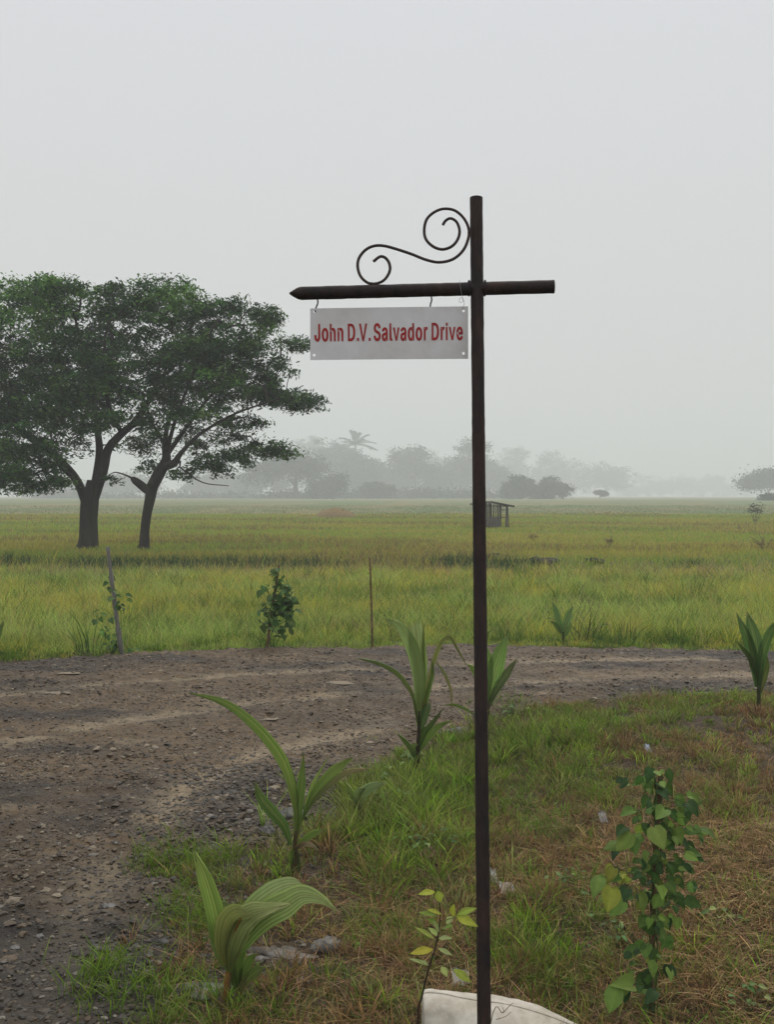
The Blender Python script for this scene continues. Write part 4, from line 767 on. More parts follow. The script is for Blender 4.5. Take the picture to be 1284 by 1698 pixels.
Q = [(i*n_+j, i*n_+j+1, (i+1)*n_+j+1, (i+1)*n_+j) for i in range(3) for j in range(n_-1)]; Q += [(m_+a_, m_+d_, m_+c_, m_+b_) for a_, b_, c_, d_ in Q]
rim = [j for j in range(n_)]+[i*n_+n_-1 for i in range(1, 4)]+[3*n_+j for j in range(n_-2, -1, -1)]+[i*n_ for i in range(2, 0, -1)]
Q += [(rim[i], m_+rim[i], m_+rim[(i+1) % len(rim)], rim[(i+1) % len(rim)]) for i in range(len(rim))]
mb.add(V, Q); mb.build("roof", M_thatch, hut, smooth=False)

# hay mound
hm_ = GP(557, 859); DM = hm_[1]; km = DM/F
mound = thing("hay_mound", "low orange brown heap of rice straw lying in the field left of the post", "hay heap", hm_)
def mound_h(u, v):    # u,v in metres from the mound's centre
    u = np.asarray(u); v = np.asarray(v)
    r1 = np.clip(1-(u/(34*km))**2-(v/1.5)**2, 0, 1)**.62*16.5*km; r2 = np.clip(1-((u+42*km)/(34*km))**2-(v/1.0)**2, 0, 1)**.7*4*km
    return np.maximum(r1, r2)*(0.86+.28*fbm(u*2.3, v*2.3, 3))-.02
us = np.linspace(-80*km, 40*km, 90); vs = np.linspace(-1.7, 1.7, 40); U, Vv = np.meshgrid(us, vs)
M_hay = mat("rice_straw", attr="col", rough=.95, var=.35, vscale=5, bump=.04, bscale=14)
Z = mound_h(U, Vv); mb = MB(); VV = np.stack([hm_[0]+U, hm_[1]+Vv, ground_z(hm_[0]+U, hm_[1]+Vv)+Z], -1).reshape(-1, 3); i = np.arange(39)[:, None]*90; j = np.arange(89)[None]
qq = np.stack([i+j, i+j+1, i+90+j+1, i+90+j], -1).reshape(-1, 4); keepq = (Z.reshape(-1)[qq] > 0).any(1); mb.add(VV, qq[keepq], None, (.25, .18, .085)); mb.build("heap", M_hay, mound)
n = 9000; u = rng.uniform(-80*km, 40*km, n); v = rng.uniform(-1.6, 1.6, n); zz = mound_h(u, v); kk = zz > .03; u, v, zz = u[kk], v[kk], zz[kk]; n = len(u)
mb = MB(); blades(mb, np.stack([hm_[0]+u, hm_[1]+v, ground_z(hm_[0]+u, hm_[1]+v)+zz-.02], 1), rng.uniform(.03, .14, n), rng.uniform(.01, .02, n), rng.uniform(0, 6.28, n), rng.uniform(1, 4, n), hsvj((.24, .165, .075), n, .25), hsvj((.38, .27, .12), n, .25), 2)
tag(mb.build("loose_straw", M_dry, mound), kind='stuff')

# dark earth clods along the bund behind the rice
M_mud = mat("dark_mud", col=(0.022, 0.019, 0.013), col2=(0.05, 0.042, 0.026), vscale=6, var=.4, rough=.95, bump=.02, bscale=20)
def lump(mb, c, r_, flat=.6, n=18, m=12, amp=.3, col=(1, 1, 1), sx=1):
    th_ = np.linspace(0, 2*np.pi, n, endpoint=False); ph = np.linspace(0, np.pi, m); T_, P_ = np.meshgrid(th_, ph); o_ = rng.uniform(0, 99)
    dx, dy, dz = np.cos(T_)*np.sin(P_), np.sin(T_)*np.sin(P_), np.cos(P_)
    rr2 = r_*(1+amp*(fbm(dx*2+o_+dz, dy*2+o_-dz, 3)-.5)*2)
    V = np.stack([c[0]+dx*rr2*sx, c[1]+dy*rr2, c[2]+dz*rr2*flat], -1).reshape(-1, 3); i = np.arange(m-1)[:, None]*n; j = np.arange(n)[None]; j2 = (j+1) % n
    mb.add(V, np.stack([i+j, i+n+j, i+n+j2, i+j2], -1).reshape(-1, 4), None, col)
for px, py, w, lab in [(745,925,34,"dark mud clod on the field bank just left of the post"),(822,921,34,"dark mud clod on the field bank just right of the post"),(897,930,52,"longest dark mud clod on the field bank right of the post"),(862,930,20,"small dark mud clod beside the longest one on the bank"),(985,929,36,"rightmost dark mud clod on the field bank")]:
    c = GP(px, py+4); mb = MB(); lump(mb, (c[0], c[1], c[2]+.04), w/2*c[1]/F*.9, .28, 26, 16, .9); tag(mb.build("mud_clod", M_mud, origin=c), lab, "mud clod", "mud clods on the field bank")

# ------------------------------------------------------------------ stakes beyond the road
M_stake = mat("weathered_bamboo", col=(0.13, 0.125, 0.115), col2=(0.20, 0.19, 0.17), vscale=6, var=.3, rough=.85, stretch=(3, 3, .4))
M_stick = mat("brown_stick", col=(0.10, 0.055, 0.030), col2=(0.17, 0.10, 0.05), vscale=12, var=.4, rough=.9)
M_vine = mat("plant_leaf", attr="col", rough=.6, spec=.18, transl=.3, var=.12, vscale=25)
M_palm = mat("palm_leaf", attr="col", rough=.55, spec=.25, transl=.35, var=.1, vscale=18, stretch=(1, 1, .3))
def stake(name, label, pts, r0, r1, m, cat="stake", extra=.1):
    b = GP(*pts[0]); D = b[1]; W_ = [P(px, py, D) for px, py in pts]; W_[0] = b-np.array([0, 0, extra]); c = catmull(W_, 8)
    t = thing(name, label, cat, b); mb = MB(); rad = np.linspace(r0, r1, len(c))*(1+.12*rng.normal(size=len(c)).clip(-1, 1)); rad[::6] *= 1.15
    tube(mb, c, rad, 8); mb.build("stick", m, t); return t, D, c
def vine_leaves(t, D, spots, size, cols_, spread, heart=True, name="leaves"):
    mb = MB()
    for px, py, n_ in spots:
        for _ in range(n_):
            c = P(px+rng.normal(0, spread), py+rng.normal(0, spread), D+rng.normal(0, .05)); a = rng.uniform(0, 6.28)
            d = np.array([math.cos(a), math.sin(a)*.7-.3, rng.uniform(-.9, .15)]); up = nrm(np.array([rng.normal(0, .5), -.5+rng.normal(0, .4), 1.0]))
            s_ = size*math.exp(rng.normal(0, .25)); leaf(mb, c, d, up, s_, s_*.75, hsvj(cols_[0] if rng.random() < .7 else cols_[1], 1, .2)[0], heart=heart, droop=.35)
    return mb.build(name, M_vine, t)
def vine_stem(t, pts, r_=.0025, col_=(.07, .11, .03), m=None):
    mb = MB(); tube(mb, catmull(pts, 6), r_, 5, col=col_); return mb.build("stem", m or M_vine, t)
VG = ((0.06, 0.125, 0.028), (0.11, 0.19, 0.04))
t, D, c = stake("bamboo_stake", "grey leaning bamboo stake with a thin vine beyond the road on the left", [(203,1090),(193,1030),(186,975),(178,907)], .030, .022, M_stake)
vine_leaves(t, D, [(180,975,4),(189,985,5),(209,990,3),(196,1003,5),(202,1012,2),(164,1020,3),(158,1026,2),(168,1045,5),(178,1047,3),(190,1063,8),(178,1072,4),(215,1081,6),(186,1078,4),(176,960,2),(186,1030,3)], .075, VG, 3.5)
vine_stem(t, [P(a, b, D-.04) for a, b in ((201,1085),(186,1066),(198,1040),(184,1010),(193,985),(180,965))])
vine_stem(t, [P(a, b, D-.03) for a, b in ((193,1040),(178,1044),(165,1047),(158,1030),(162,1019))], .002)
t, D, c = stake("vine_stake", "brown stick wrapped in a leafy green climber beyond the road", [(442,1079),(446,1045),(453,1000),(458,965),(463,937)], .020, .014, M_stick)
vine_leaves(t, D, [(446,975,10),(459,990,14),(472,978,20),(476,995,20),(470,1010,18),(450,1000,16),(443,1012,10),(456,1020,14),(480,1015,12),(478,1032,8),(470,1045,12),(447,1030,8),(449,1047,5),(458,1005,16),(484,988,6),(462,960,6),(455,950,4),(437,1004,4),(472,1064,3),(443,1040,5),(478,1003,8),(466,968,8)], .080, VG, 5)
vine_stem(t, [P(a, b, D-.05) for a, b in ((443,1075),(455,1040),(472,1030),(478,1000),(470,975),(458,955))], .005)
t, D, c = stake("thin_stake", "thin brown stick standing upright at the far road edge right of the leafy climber", [(617.5,1075),(617,1030),(615.5,985),(613.5,925)], .015, .010, M_stick)
# tall field weeds
def weed(label, stems, base, col_, leafn=0, heads=0, r_=.004, leafs=.03, group=None):
    b = GP(*base); D = b[1]; t = thing("tall_weed", label, "weed", b, group); mb = MB()
    for st in stems:
        tube(mb, catmull([b-np.array([0, 0, .03])]+[P(px, py, D+rng.normal(0, .06)) for px, py in st], 5), np.linspace(r_, r_*.45, 5*len(st)+1), 4, col=col_)
    mb.build("stem", M_vine, t)
    if leafn:
        mb = MB()
        for st in stems:
            pp = catmull([P(px, py, D) for px, py in st], 6)
            for _ in range(leafn):
                c_ = pp[rng.integers(1, len(pp))]; a = rng.uniform(0, 6.28); leaf(mb, c_+rng.normal(0, .01, 3), (math.cos(a), math.sin(a), rng.uniform(-.2, .8)), (0, 0, 1), leafs*rng.uniform(.6, 1.4), leafs*.35, hsvj(col_, 1, .25)[0]*1.2, heart=False)
        mb.build("leaves", M_vine, t)
    return t
weed("wispy brown dry weed beside the small palm seedling beyond the road", [[(945,1040),(948,1010)],[(955,1035),(965,1000),(968,970)],[(968,1030),(985,1000),(985,962)],[(975,1045),(990,1020),(996,1000)],[(985,1050),(1005,1035),(1013,1040)],[(950,1050),(925,1030),(910,1025)],[(962,1030),(972,1005),(976,985)],[(978,1050),(980,1010),(970,985)]], (960,1068), (0.13, 0.12, 0.055), 26, r_=.005, leafs=.04)
weed("thin green weed stalk rising right of the thin brown stick", [[(648,1050),(636,1010),(624,985)],[(650,1055),(646,1020),(650,990)],[(655,1060),(668,1030),(676,1000)],[(655,1060),(690,1040),(700,1005)]], (652,1072), (0.09, 0.14, 0.05), 8, r_=.004, leafs=.05)
weed("tall seeding reed clump far out by the right edge of the field", [[(1247,852),(1246,842)],[(1250,850),(1252,836)],[(1257,852),(1258,843)],[(1262,850),(1266,835)],[(1254,850),(1249,840)]], (1254,868), (0.06, 0.062, 0.04), 14, r_=.02, leafs=.30)
for a_ in [("bushy brown weed clump in the field at the right edge",[[(1262,905),(1250,893)],[(1268,905),(1268,890)],[(1275,905),(1280,895)],[(1265,905),(1258,897)]],(1268,916)),
           ("small brown weed clump in the field right of the hut",[[(882,893),(880,887)],[(888,893),(890,889)],[(885,893),(885,886)]],(886,900)),
           ("small brown weed clump in mid field right of the sign post",[[(1010,902),(1006,893)],[(1014,902),(1016,892)],[(1012,903),(1012,895)]],(1012,910))]:
    weed(a_[0], a_[1], a_[2], (0.13, 0.10, 0.05), 16, r_=.012, leafs=.13)

# ------------------------------------------------------------------ coconut seedlings
PG = (0.085, 0.155, 0.030); PG2 = (0.17, 0.25, 0.055); PD_ = (0.045, 0.095, 0.020); POR = (0.26, 0.13, 0.03)
def seedling(label, base, leaves, stems, name="coconut_seedling", cat="palm seedling", D=None, husk=True):
    b = GP(*base); D = b[1] if D is None else D; t = thing(name, label, cat, b, "young coconut seedlings planted round the verge")
    for st in stems:
        mb = MB(); pts = [P(px, py, D+dd) for px, py, dd in [q_[:3] for q_ in st]]
        if st[0][1] >= base[1]-6: pts[0] = b-np.array([0, 0, .03])
        c = catmull(pts, 5); tube(mb, c, np.interp(np.linspace(0, len(st)-1, len(c)), np.arange(len(st)), [s_[3]*D/F for s_ in st]), 8, col=st[0][4] if len(st[0]) > 4 else POR); mb.build("stem", M_palm, t)
    for lf in leaves:
        pts, ws, kw = lf[0], lf[1], (lf[2] if len(lf) > 2 else {})
        mb = MB(); kw = dict(kw); c0 = kw.pop("col", PG); c1 = kw.pop("tip", PG2); cols = kw.pop("cols", 13); dp = kw.pop("depth", 3.4); c0 = np.array(c0)*1.7+np.array([.02, .01, 0]); c1 = np.array(c1)*1.6+np.array([.02, .01, 0])
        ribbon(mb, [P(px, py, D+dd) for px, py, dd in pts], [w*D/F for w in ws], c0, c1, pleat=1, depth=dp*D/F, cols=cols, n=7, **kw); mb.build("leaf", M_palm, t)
    return t
seedling("big leaved coconut seedling in the foreground left of the sack", (372,1668), [
    ([(374,1606,.0),(362,1560,-.01),(352,1510,-.02),(338,1462,-.03),(321,1416,-.02)], [10,30,33,27,2], dict(col=PG, tip=PG2, roll=.35, fold=.12)),
    ([(376,1612,.0),(364,1575,.02),(360,1535,.04),(368,1512,.05),(383,1512,.02)], [10,30,38,34,16], dict(col=(.07,.12,.03), tip=(.16,.22,.08), roll=-.3)),
    ([(384,1600,.02),(396,1555,.03),(418,1510,.05),(452,1482,.07),(482,1470,.08),(507,1475,.07)], [8,22,34,34,24,4], dict(col=(.09,.15,.035), tip=(.25,.31,.13), roll=.3, fold=-.15)),
    ([(384,1596,.0),(400,1562,-.01),(432,1526,-.02),(470,1505,-.02),(500,1488,-.02),(530,1494,-.03),(551,1508,-.03)], [10,38,48,46,34,15,2], dict(col=PG, tip=(.24,.30,.11), roll=.15, fold=-.10, cols=17)),
    ([(378,1618,-.02),(378,1580,-.04),(392,1540,-.05),(414,1520,-.07),(440,1512,-.10),(478,1503,-.12)], [10,44,56,46,26,3], dict(col=(.085,.12,.028), tip=(.22,.26,.10), roll=.5, fold=.10, cols=17)),
    ([(372,1606,-.03),(368,1570,-.05),(376,1532,-.07),(392,1517,-.09),(414,1520,-.13)], [6,30,42,34,6], dict(col=(.11,.12,.03), tip=(.15,.19,.06), roll=-.5, fold=.08))],
    [[(370,1670,0,5.5,(.27,.15,.04)),(374,1635,0,5,),(378,1606,0,4),(384,1560,-.03,2.5),(398,1525,-.08,1.4)]])
seedling("low dark coconut sprout tucked against the big leaved seedling", (392,1664), [
    ([(396,1640,0),(392,1610,.01),(398,1580,.01),(408,1562,0)], [8,22,20,2], dict(col=PD_, tip=PG, roll=.4)),
    ([(397,1645,0),(402,1618,0),(414,1595,-.02),(424,1588,-.02)], [6,16,14,2], dict(col=PD_, tip=PG, roll=-.3)),
    ([(396,1648,-.02),(408,1630,-.04),(424,1616,-.06),(437,1610,-.07)], [5,16,18,3], dict(col=PD_, tip=(.08,.12,.03), roll=.2)),
    ([(392,1650,-.02),(385,1625,-.02),(386,1600,-.01)], [5,14,3], dict(col=PD_, tip=PG, roll=.5))],
    [[(391,1668,0,4,(.12,.07,.03)),(394,1652,0,3.5),(396,1640,0,2)]])
seedling("tall coconut seedling with one long leaf arching left over the road", (487,1460), [
    ([(487,1402,0),(489,1350,0),(480,1300,-.01),(466,1262,-.03),(440,1225,-.06),(405,1190,-.10),(365,1164,-.14),(312,1150,-.18)], [4,7,14,20,19,16,12,1], dict(col=(.13,.19,.04), tip=(.11,.19,.045), roll=.4, fold=.2, cols=9)),
    ([(490,1392,0),(492,1350,.02),(488,1300,.03),(475,1255,.05)], [3,5,5,1], dict(col=PG, tip=PG, cols=5)),
    ([(489,1400,0),(494,1355,.02),(500,1300,.03),(503,1250,.04)], [5,14,15,1], dict(col=PD_, tip=PG, roll=.3, cols=9)),
    ([(482,1405,0),(470,1372,-.02),(450,1348,-.03),(432,1325,-.04),(423,1300,-.04)], [5,16,20,17,2], dict(col=(.04,.09,.022), tip=(.06,.12,.03), roll=.2, fold=.1, cols=9)),
    ([(500,1362,.03),(512,1335,.04),(530,1305,.05),(556,1280,.04),(583,1258,.02)], [3,8,14,20,4], dict(col=PG, tip=PG2, roll=.3, fold=-.1)),
    ([(503,1358,.03),(520,1330,.03),(545,1305,.02),(575,1283,0),(610,1278,-.03)], [2,6,10,11,2], dict(col=PG, tip=(.25,.21,.10), roll=.5)),
    ([(499,1370,.03),(508,1335,.05),(520,1300,.06),(545,1256,.06)], [2,6,7,1], dict(col=PG, tip=PG2, cols=5)),
    ([(490,1412,-.01),(502,1398,-.03),(520,1385,-.05),(537,1378,-.06)], [4,12,12,2], dict(col=PG, tip=PG2, roll=.3)),
    ([(486,1416,-.01),(497,1405,-.04),(512,1403,-.07),(526,1412,-.09)], [3,9,9,2], dict(col=(.17,.13,.07), tip=(.30,.24,.14), roll=.2)),
    ([(484,1440,-.01),(482,1422,-.02),(488,1410,-.02)], [5,12,3], dict(col=PG, tip=PG2))],
    [[(485,1463,0,6,(.09,.07,.03)),(487,1440,0,5.5),(488,1412,0,4),(490,1380,0,2.5)], [(492,1464,.01,5,(.07,.09,.03)),(493,1440,.01,5),(491,1412,.01,3)], [(491,1400,0,2,(.2,.2,.05)),(496,1378,.01,1.6),(501,1355,.03,1.2)]])
seedling("coconut seedling with upright fan leaf and broken drooping fronds at the road edge", (688,1288), [
    ([(694,1205,0),(696,1150,0),(694,1110,.02),(684,1072,.03),(666,1040,.02),(641,1026,-.02)], [5,16,22,24,16,2], dict(col=(.15,.21,.06), tip=(.20,.29,.10), roll=.3, fold=-.1)),
    ([(695,1200,.01),(698,1150,.02),(697,1105,.04),(692,1070,.05),(688,1035,.04)], [4,16,26,30,22], dict(col=(.16,.22,.06), tip=(.22,.30,.11), roll=-.1, cols=15)),
    ([(697,1200,.01),(700,1160,.02),(702,1120,.03),(703,1035,.03)], [3,8,10,3], dict(col=(.13,.2,.05), tip=PG2, cols=7)),
    ([(693,1200,0),(686,1160,-.02),(676,1138,-.03),(655,1115,-.06),(625,1100,-.09),(592,1092,-.12)], [3,5,8,9,7,1], dict(col=(.09,.12,.03), tip=(.05,.10,.03), roll=.6, fold=.2, cols=7)),
    ([(703,1180,.02),(712,1130,.03),(722,1092,.03),(733,1066,.03),(746,1057,.02),(758,1075,.01),(775,1105,0)], [3,6,8,8,6,4,1], dict(col=(.17,.19,.05), tip=(.12,.15,.04), roll=.3, cols=7)),
    ([(706,1180,.02),(710,1150,.02),(718,1118,.01),(716,1095,.01)], [3,8,6,1], dict(col=PG, tip=PG, cols=7)),
    ([(725,1100,.03),(738,1118,.01),(748,1145,0),(750,1180,-.01)], [2,5,4,1], dict(col=(.1,.14,.04), tip=(.15,.13,.05), cols=5)),
    ([(697,1215,0),(703,1195,-.02),(709,1175,-.03),(713,1168,-.03)], [6,14,14,4], dict(col=(.05,.10,.03), tip=(.08,.14,.05), roll=.3)),
    ([(696,1240,-.01),(705,1215,-.03),(718,1200,-.04),(735,1176,-.05)], [4,10,8,1], dict(col=PD_, tip=PG, roll=.3)),
    ([(697,1246,-.01),(712,1222,-.04),(728,1206,-.06),(750,1196,-.08)], [5,13,10,1], dict(col=PG, tip=PG2, roll=.2)),
    ([(738,1170,.05),(755,1170,.03),(775,1178,0),(792,1190,-.02)], [1,5,5,1], dict(col=PG, tip=PG, cols=5)),
    ([(688,1256,-.01),(680,1240,-.02),(670,1228,-.02),(660,1218,-.03)], [4,9,7,1], dict(col=PD_, tip=PG, roll=.3)),
    ([(690,1262,-.02),(684,1243,-.04),(692,1235,-.04)], [4,12,3], dict(col=(.07,.13,.04), tip=PG2))],
    [[(687,1290,0,5.5,(.05,.04,.02)),(692,1262,0,4.5),(694,1235,0,3.5),(696,1180,0,1.8)], [(694,1240,0,2,(.28,.2,.05)),(698,1200,.01,1.8),(703,1165,.02,1.2)]])
seedling("coconut seedling half hidden behind the post with two broad leaves on its right", (809,1196), [
    ([(808,1170,0),(808,1130,0),(806,1095,.01),(797,1068,.01),(792,1060,.02)], [5,20,26,14,2], dict(col=PG, tip=(.12,.21,.045), roll=.2)),
    ([(811,1168,0),(817,1135,-.01),(824,1105,-.01),(832,1078,-.01),(841,1056,0)], [5,22,28,20,2], dict(col=(.12,.21,.05), tip=(.12,.22,.05), roll=.1)),
    ([(812,1170,-.01),(824,1145,-.03),(840,1120,-.04),(857,1096,-.05)], [4,14,17,3], dict(col=(.05,.09,.025), tip=(.10,.14,.05), roll=.5)),
    ([(804,1160,0),(796,1130,-.01),(786,1110,-.02),(776,1102,-.03)], [4,12,10,2], dict(col=PG, tip=PG2, roll=.3))],
    [[(809,1198,0,4,(.06,.05,.02)),(810,1180,0,3.5),(810,1165,0,2.5)]])
seedling("dark coconut seedling of narrow upright leaves at the right edge of the road", (1261,1180), [
    ([(1258,1140,0),(1254,1105,0),(1246,1070,.01),(1234,1040,.02),(1224,1018,.02)], [6,16,18,12,1], dict(col=(.04,.10,.022), tip=(.07,.15,.04), roll=.3)),
    ([(1261,1140,0),(1260,1100,.01),(1254,1060,.02),(1247,1035,.02),(1241,1017,.02)], [6,18,22,16,2], dict(col=(.055,.12,.03), tip=(.09,.17,.05), roll=.1)),
    ([(1262,1140,0),(1264,1105,-.01),(1270,1075,-.02),(1282,1045,-.03),(1300,1022,-.05)], [5,14,17,14,2], dict(col=(.045,.11,.025), tip=(.08,.17,.04), roll=.3)),
    ([(1258,1125,-.01),(1248,1095,-.03),(1238,1080,-.04),(1224,1063,-.05)], [4,9,8,1], dict(col=PD_, tip=PG, roll=.4)),
    ([(1264,1150,0),(1270,1125,-.01),(1275,1105,-.01),(1274,1085,-.01)], [4,11,8,1], dict(col=(.10,.12,.03), tip=PG, roll=.2))],
    [[(1261,1182,0,3.5,(.05,.06,.02)),(1261,1160,0,3.5),(1261,1138,0,3)]])
seedling("small coconut seedling standing at the field edge beside the wispy dry weed", (936,1070), [
    ([(934,1050,0),(928,1030,0),(923,1012,0),(917,998,0)], [4,10,9,1], dict(col=(.06,.14,.04), tip=(.09,.19,.06), roll=.2, cols=7)),
    ([(936,1050,0),(940,1035,-.01),(944,1022,-.01),(951,1006,-.02)], [4,12,12,2], dict(col=(.07,.15,.045), tip=(.10,.20,.06), roll=.2, cols=7)),
    ([(933,1052,0),(926,1042,-.02),(920,1034,-.03),(913,1030,-.04)], [3,7,6,1], dict(col=(.06,.13,.04), tip=PG, cols=7)),
    ([(938,1056,0),(944,1044,-.02),(950,1034,-.02)], [3,8,1], dict(col=(.08,.17,.05), tip=PG2, cols=7))],
    [[(936,1072,0,2.5,(.05,.07,.02)),(935,1058,0,2.5),(935,1048,0,2)]])
seedling("small pale coconut seedling in the lush grass right of the long arching leaf", (596,1372), [
    ([(594,1345,0),(588,1325,0),(579,1310,0),(571,1297,0)], [4,9,8,1], dict(col=PG, tip=PG2, roll=.3)),
    ([(597,1345,0),(600,1325,-.01),(608,1312,-.02),(622,1305,-.03),(638,1300,-.04)], [5,16,18,14,2], dict(col=(.10,.16,.05), tip=(.20,.28,.12), roll=.3)),
    ([(596,1350,-.01),(592,1330,-.02),(595,1315,-.02),(606,1308,-.03)], [4,14,15,4], dict(col=PG, tip=(.18,.25,.10), roll=-.3))],
    [[(596,1374,0,3.5,(.05,.08,.02)),(596,1358,0,3),(596,1345,0,2.5)]])
seedling("sliver of a coconut leaf entering at the left edge by the field", (-22,1120), [
    ([(-20,1100,0),(-14,1075,0),(-5,1050,0),(5,1032,0)], [5,12,13,2], dict(col=(.05,.11,.03), tip=PG)),
    ([(-20,1105,0),(-12,1092,0),(0,1084,-.02),(8,1082,-.03)], [4,9,7,1], dict(col=(.05,.11,.03), tip=PG)),
    ([(-22,1100,0),(-30,1070,0),(-42,1045,0)], [5,14,2], dict(col=(.05,.11,.03), tip=PG))],
    [[(-22,1122,0,3,(.05,.06,.02)),(-21,1108,0,3),(-21,1098,0,2)]])

# ------------------------------------------------------------------ bean vine on its stake (right foreground)
b = GP(1083, 1700); DV = b[1]
vp = thing("climbing_bean", "dark green bean plant climbing a stake in the dry grass at the lower right", "bean plant", b)
mb = MB(); tube(mb, catmull([b-np.array([0, 0, .1])]+[P(a_, c_, DV) for a_, c_ in ((1084,1640),(1087,1560),(1088,1480),(1092,1400),(1096,1330),(1098,1275))], 8), .0085, 8); mb.build("stake", M_stick, vp)
for off in (0, 2.1, 4.0):
    a = np.linspace(0, 5*np.pi, 60); zz = np.linspace(1690, 1290, 60); pp = np.array([P(1084+12*f_/60+7*math.cos(q_+off), z_, DV+.025*math.sin(q_+off)) for f_, (q_, z_) in enumerate(zip(a, zz))]); mb = MB(); tube(mb, pp, .0028, 5, col=(.06, .10, .03)); mb.build("stem", M_vine, vp)
BG = [(0.055, 0.115, 0.022), (0.09, 0.165, 0.032), (0.15, 0.23, 0.045), (0.035, 0.075, 0.022)]; BY = (0.26, 0.29, 0.04)
mb = MB(); pet = MB()
spots = []
for px, py, n_, sp_ in [(1090,1285,5,9),(1075,1300,7,12),(1110,1300,7,14),(1045,1297,3,5),(1150,1328,4,7),(1085,1330,9,14),(1120,1340,10,15),(1070,1362,8,10),(1100,1370,11,17),(1138,1370,9,15),(1165,1388,4,6),(1085,1395,9,14),(1118,1400,10,16),(1145,1410,6,10),(1045,1392,5,8),(1035,1405,4,6),(1075,1420,8,12),(1108,1430,12,16),(1140,1440,7,10),(1080,1450,8,12),(1115,1460,10,15),(1148,1465,3,5),(1060,1450,5,8),(1025,1445,5,8),(1040,1460,6,9),(1010,1460,4,6),(1020,1480,6,8),(1045,1490,6,9),(1065,1490,6,8),(1095,1485,9,11),(1118,1492,8,11),(1145,1500,5,8),(1085,1520,8,10),(1112,1522,8,11),(1095,1548,7,10),(1115,1555,4,7),(1075,1570,6,9),(1050,1583,3,7),(1088,1590,7,9),(1080,1615,6,8),(1115,1608,2,4),(1052,1605,3,6),(1070,1640,4,8),(1045,1645,2,4),(1085,1650,4,7),(1078,1675,4,8)]:
    spots += [(px+rng.normal(0, sp_*.75), py+rng.normal(0, sp_*.7), None) for _ in range(max(3, int(n_*.95)))]
for px, py in ((1100,1298),(1087,1375),(1125,1374),(1122,1390),(1048,1385),(1018,1478),(1036,1500),(1062,1488),(1080,1600),(1052,1640),(1150,1322),(1025,1645),(1000,1460),(1140,1420),(1105,1345)): spots.append((px, py, 1))
for px, py, big in spots:
    yel = (px < 1050 and 1380 < py < 1490 and rng.random() < .42) or rng.random() < .02
    c = P(px, py, DV+rng.normal(-.01 if big is None else -.10, .05)); a = rng.uniform(0, 6.28); sidex = (px-1092)/60
    d = nrm(np.array([sidex+rng.normal(0, .5), -.5+rng.normal(0, .4), -.55+rng.normal(0, .35)])); up = nrm(np.array([rng.normal(0, .4)+.4*sidex, -.75+rng.normal(0, .3), .8]))
    s_ = (.041 if big is None else .060)*math.exp(float(np.clip(rng.normal(0, .33), -.7, .38))); col_ = BY if yel else (BG[2] if big else BG[rng.integers(0, 4)])
    leaf(mb, c, d, up, s_, s_*.82, hsvj(col_, 1, .15)[0], droop=rng.uniform(-.1, .55), fold=rng.uniform(-.1, .35))
    st = np.array([(1090-642)/F*DV, DV, c[2]-.02]); tube(pet, [c, (c+st)/2+[0, 0, .015], st], .0009, 3, col=(.06, .10, .03), cap=False)
mb.v += pet.v; mb.c += pet.c; mb.q += [q_+mb.n for q_ in pet.q]; mb.build("leaves", M_vine, vp)

# broad leaved weeds in the verge
for lab, px, py, n_, sz, sp_ in [("broad leaved pale weed clump beside the small pale seedling",628,1345,34,.055,.09),("broad leaved weed clump behind the small pale seedling in lush grass",640,1305,24,.05,.08),("low leafy weed growing over the pink scrap left of the post",705,1415,40,.035,.09),("leafy weed at the foot of the broken frond seedling",680,1275,16,.045,.05),("leafy weed in the back of the verge right of the post",850,1190,18,.045,.08),("low leafy weed in the bean plant's shade on its left",1030,1580,16,.035,.07),("low leafy weed right of the bean plant",1205,1545,12,.04,.06),("leafy weed at the bottom right corner",1245,1690,14,.04,.06),("low leafy weed in mid verge left of the bean plant",940,1480,20,.032,.08)]:
    c = GP(px, py); t = thing("leafy_weed", lab, "weed", c, "leafy weeds among the verge grass"); mb = MB(); ms = MB()
    for _ in range(n_):
        a = rng.uniform(0, 6.28); rr3 = sp_*abs(rng.normal()); hh3 = rng.uniform(.02, .11); b_ = c+np.array([rr3*math.cos(a), rr3*math.sin(a), hh3]); d = np.array([math.cos(a), math.sin(a), rng.uniform(-.3, .5)])
        leaf(mb, b_, d, (rng.normal(0, .2), -.3, 1), sz*rng.uniform(.6, 1.3), sz*rng.uniform(.4, .75), hsvj((.10, .17, .05) if rng.random() < .7 else (.19, .25, .08), 1, .2)[0], droop=rng.uniform(0, .6)); tube(ms, [c-np.array([0, 0, .02]), (c+b_)/2+np.array([0, 0, .01]), b_], .0012, 4, col=(.08, .11, .04), cap=False)
    mb.build("leaves", M_vine, t); ms.build("stem", M_vine, t)

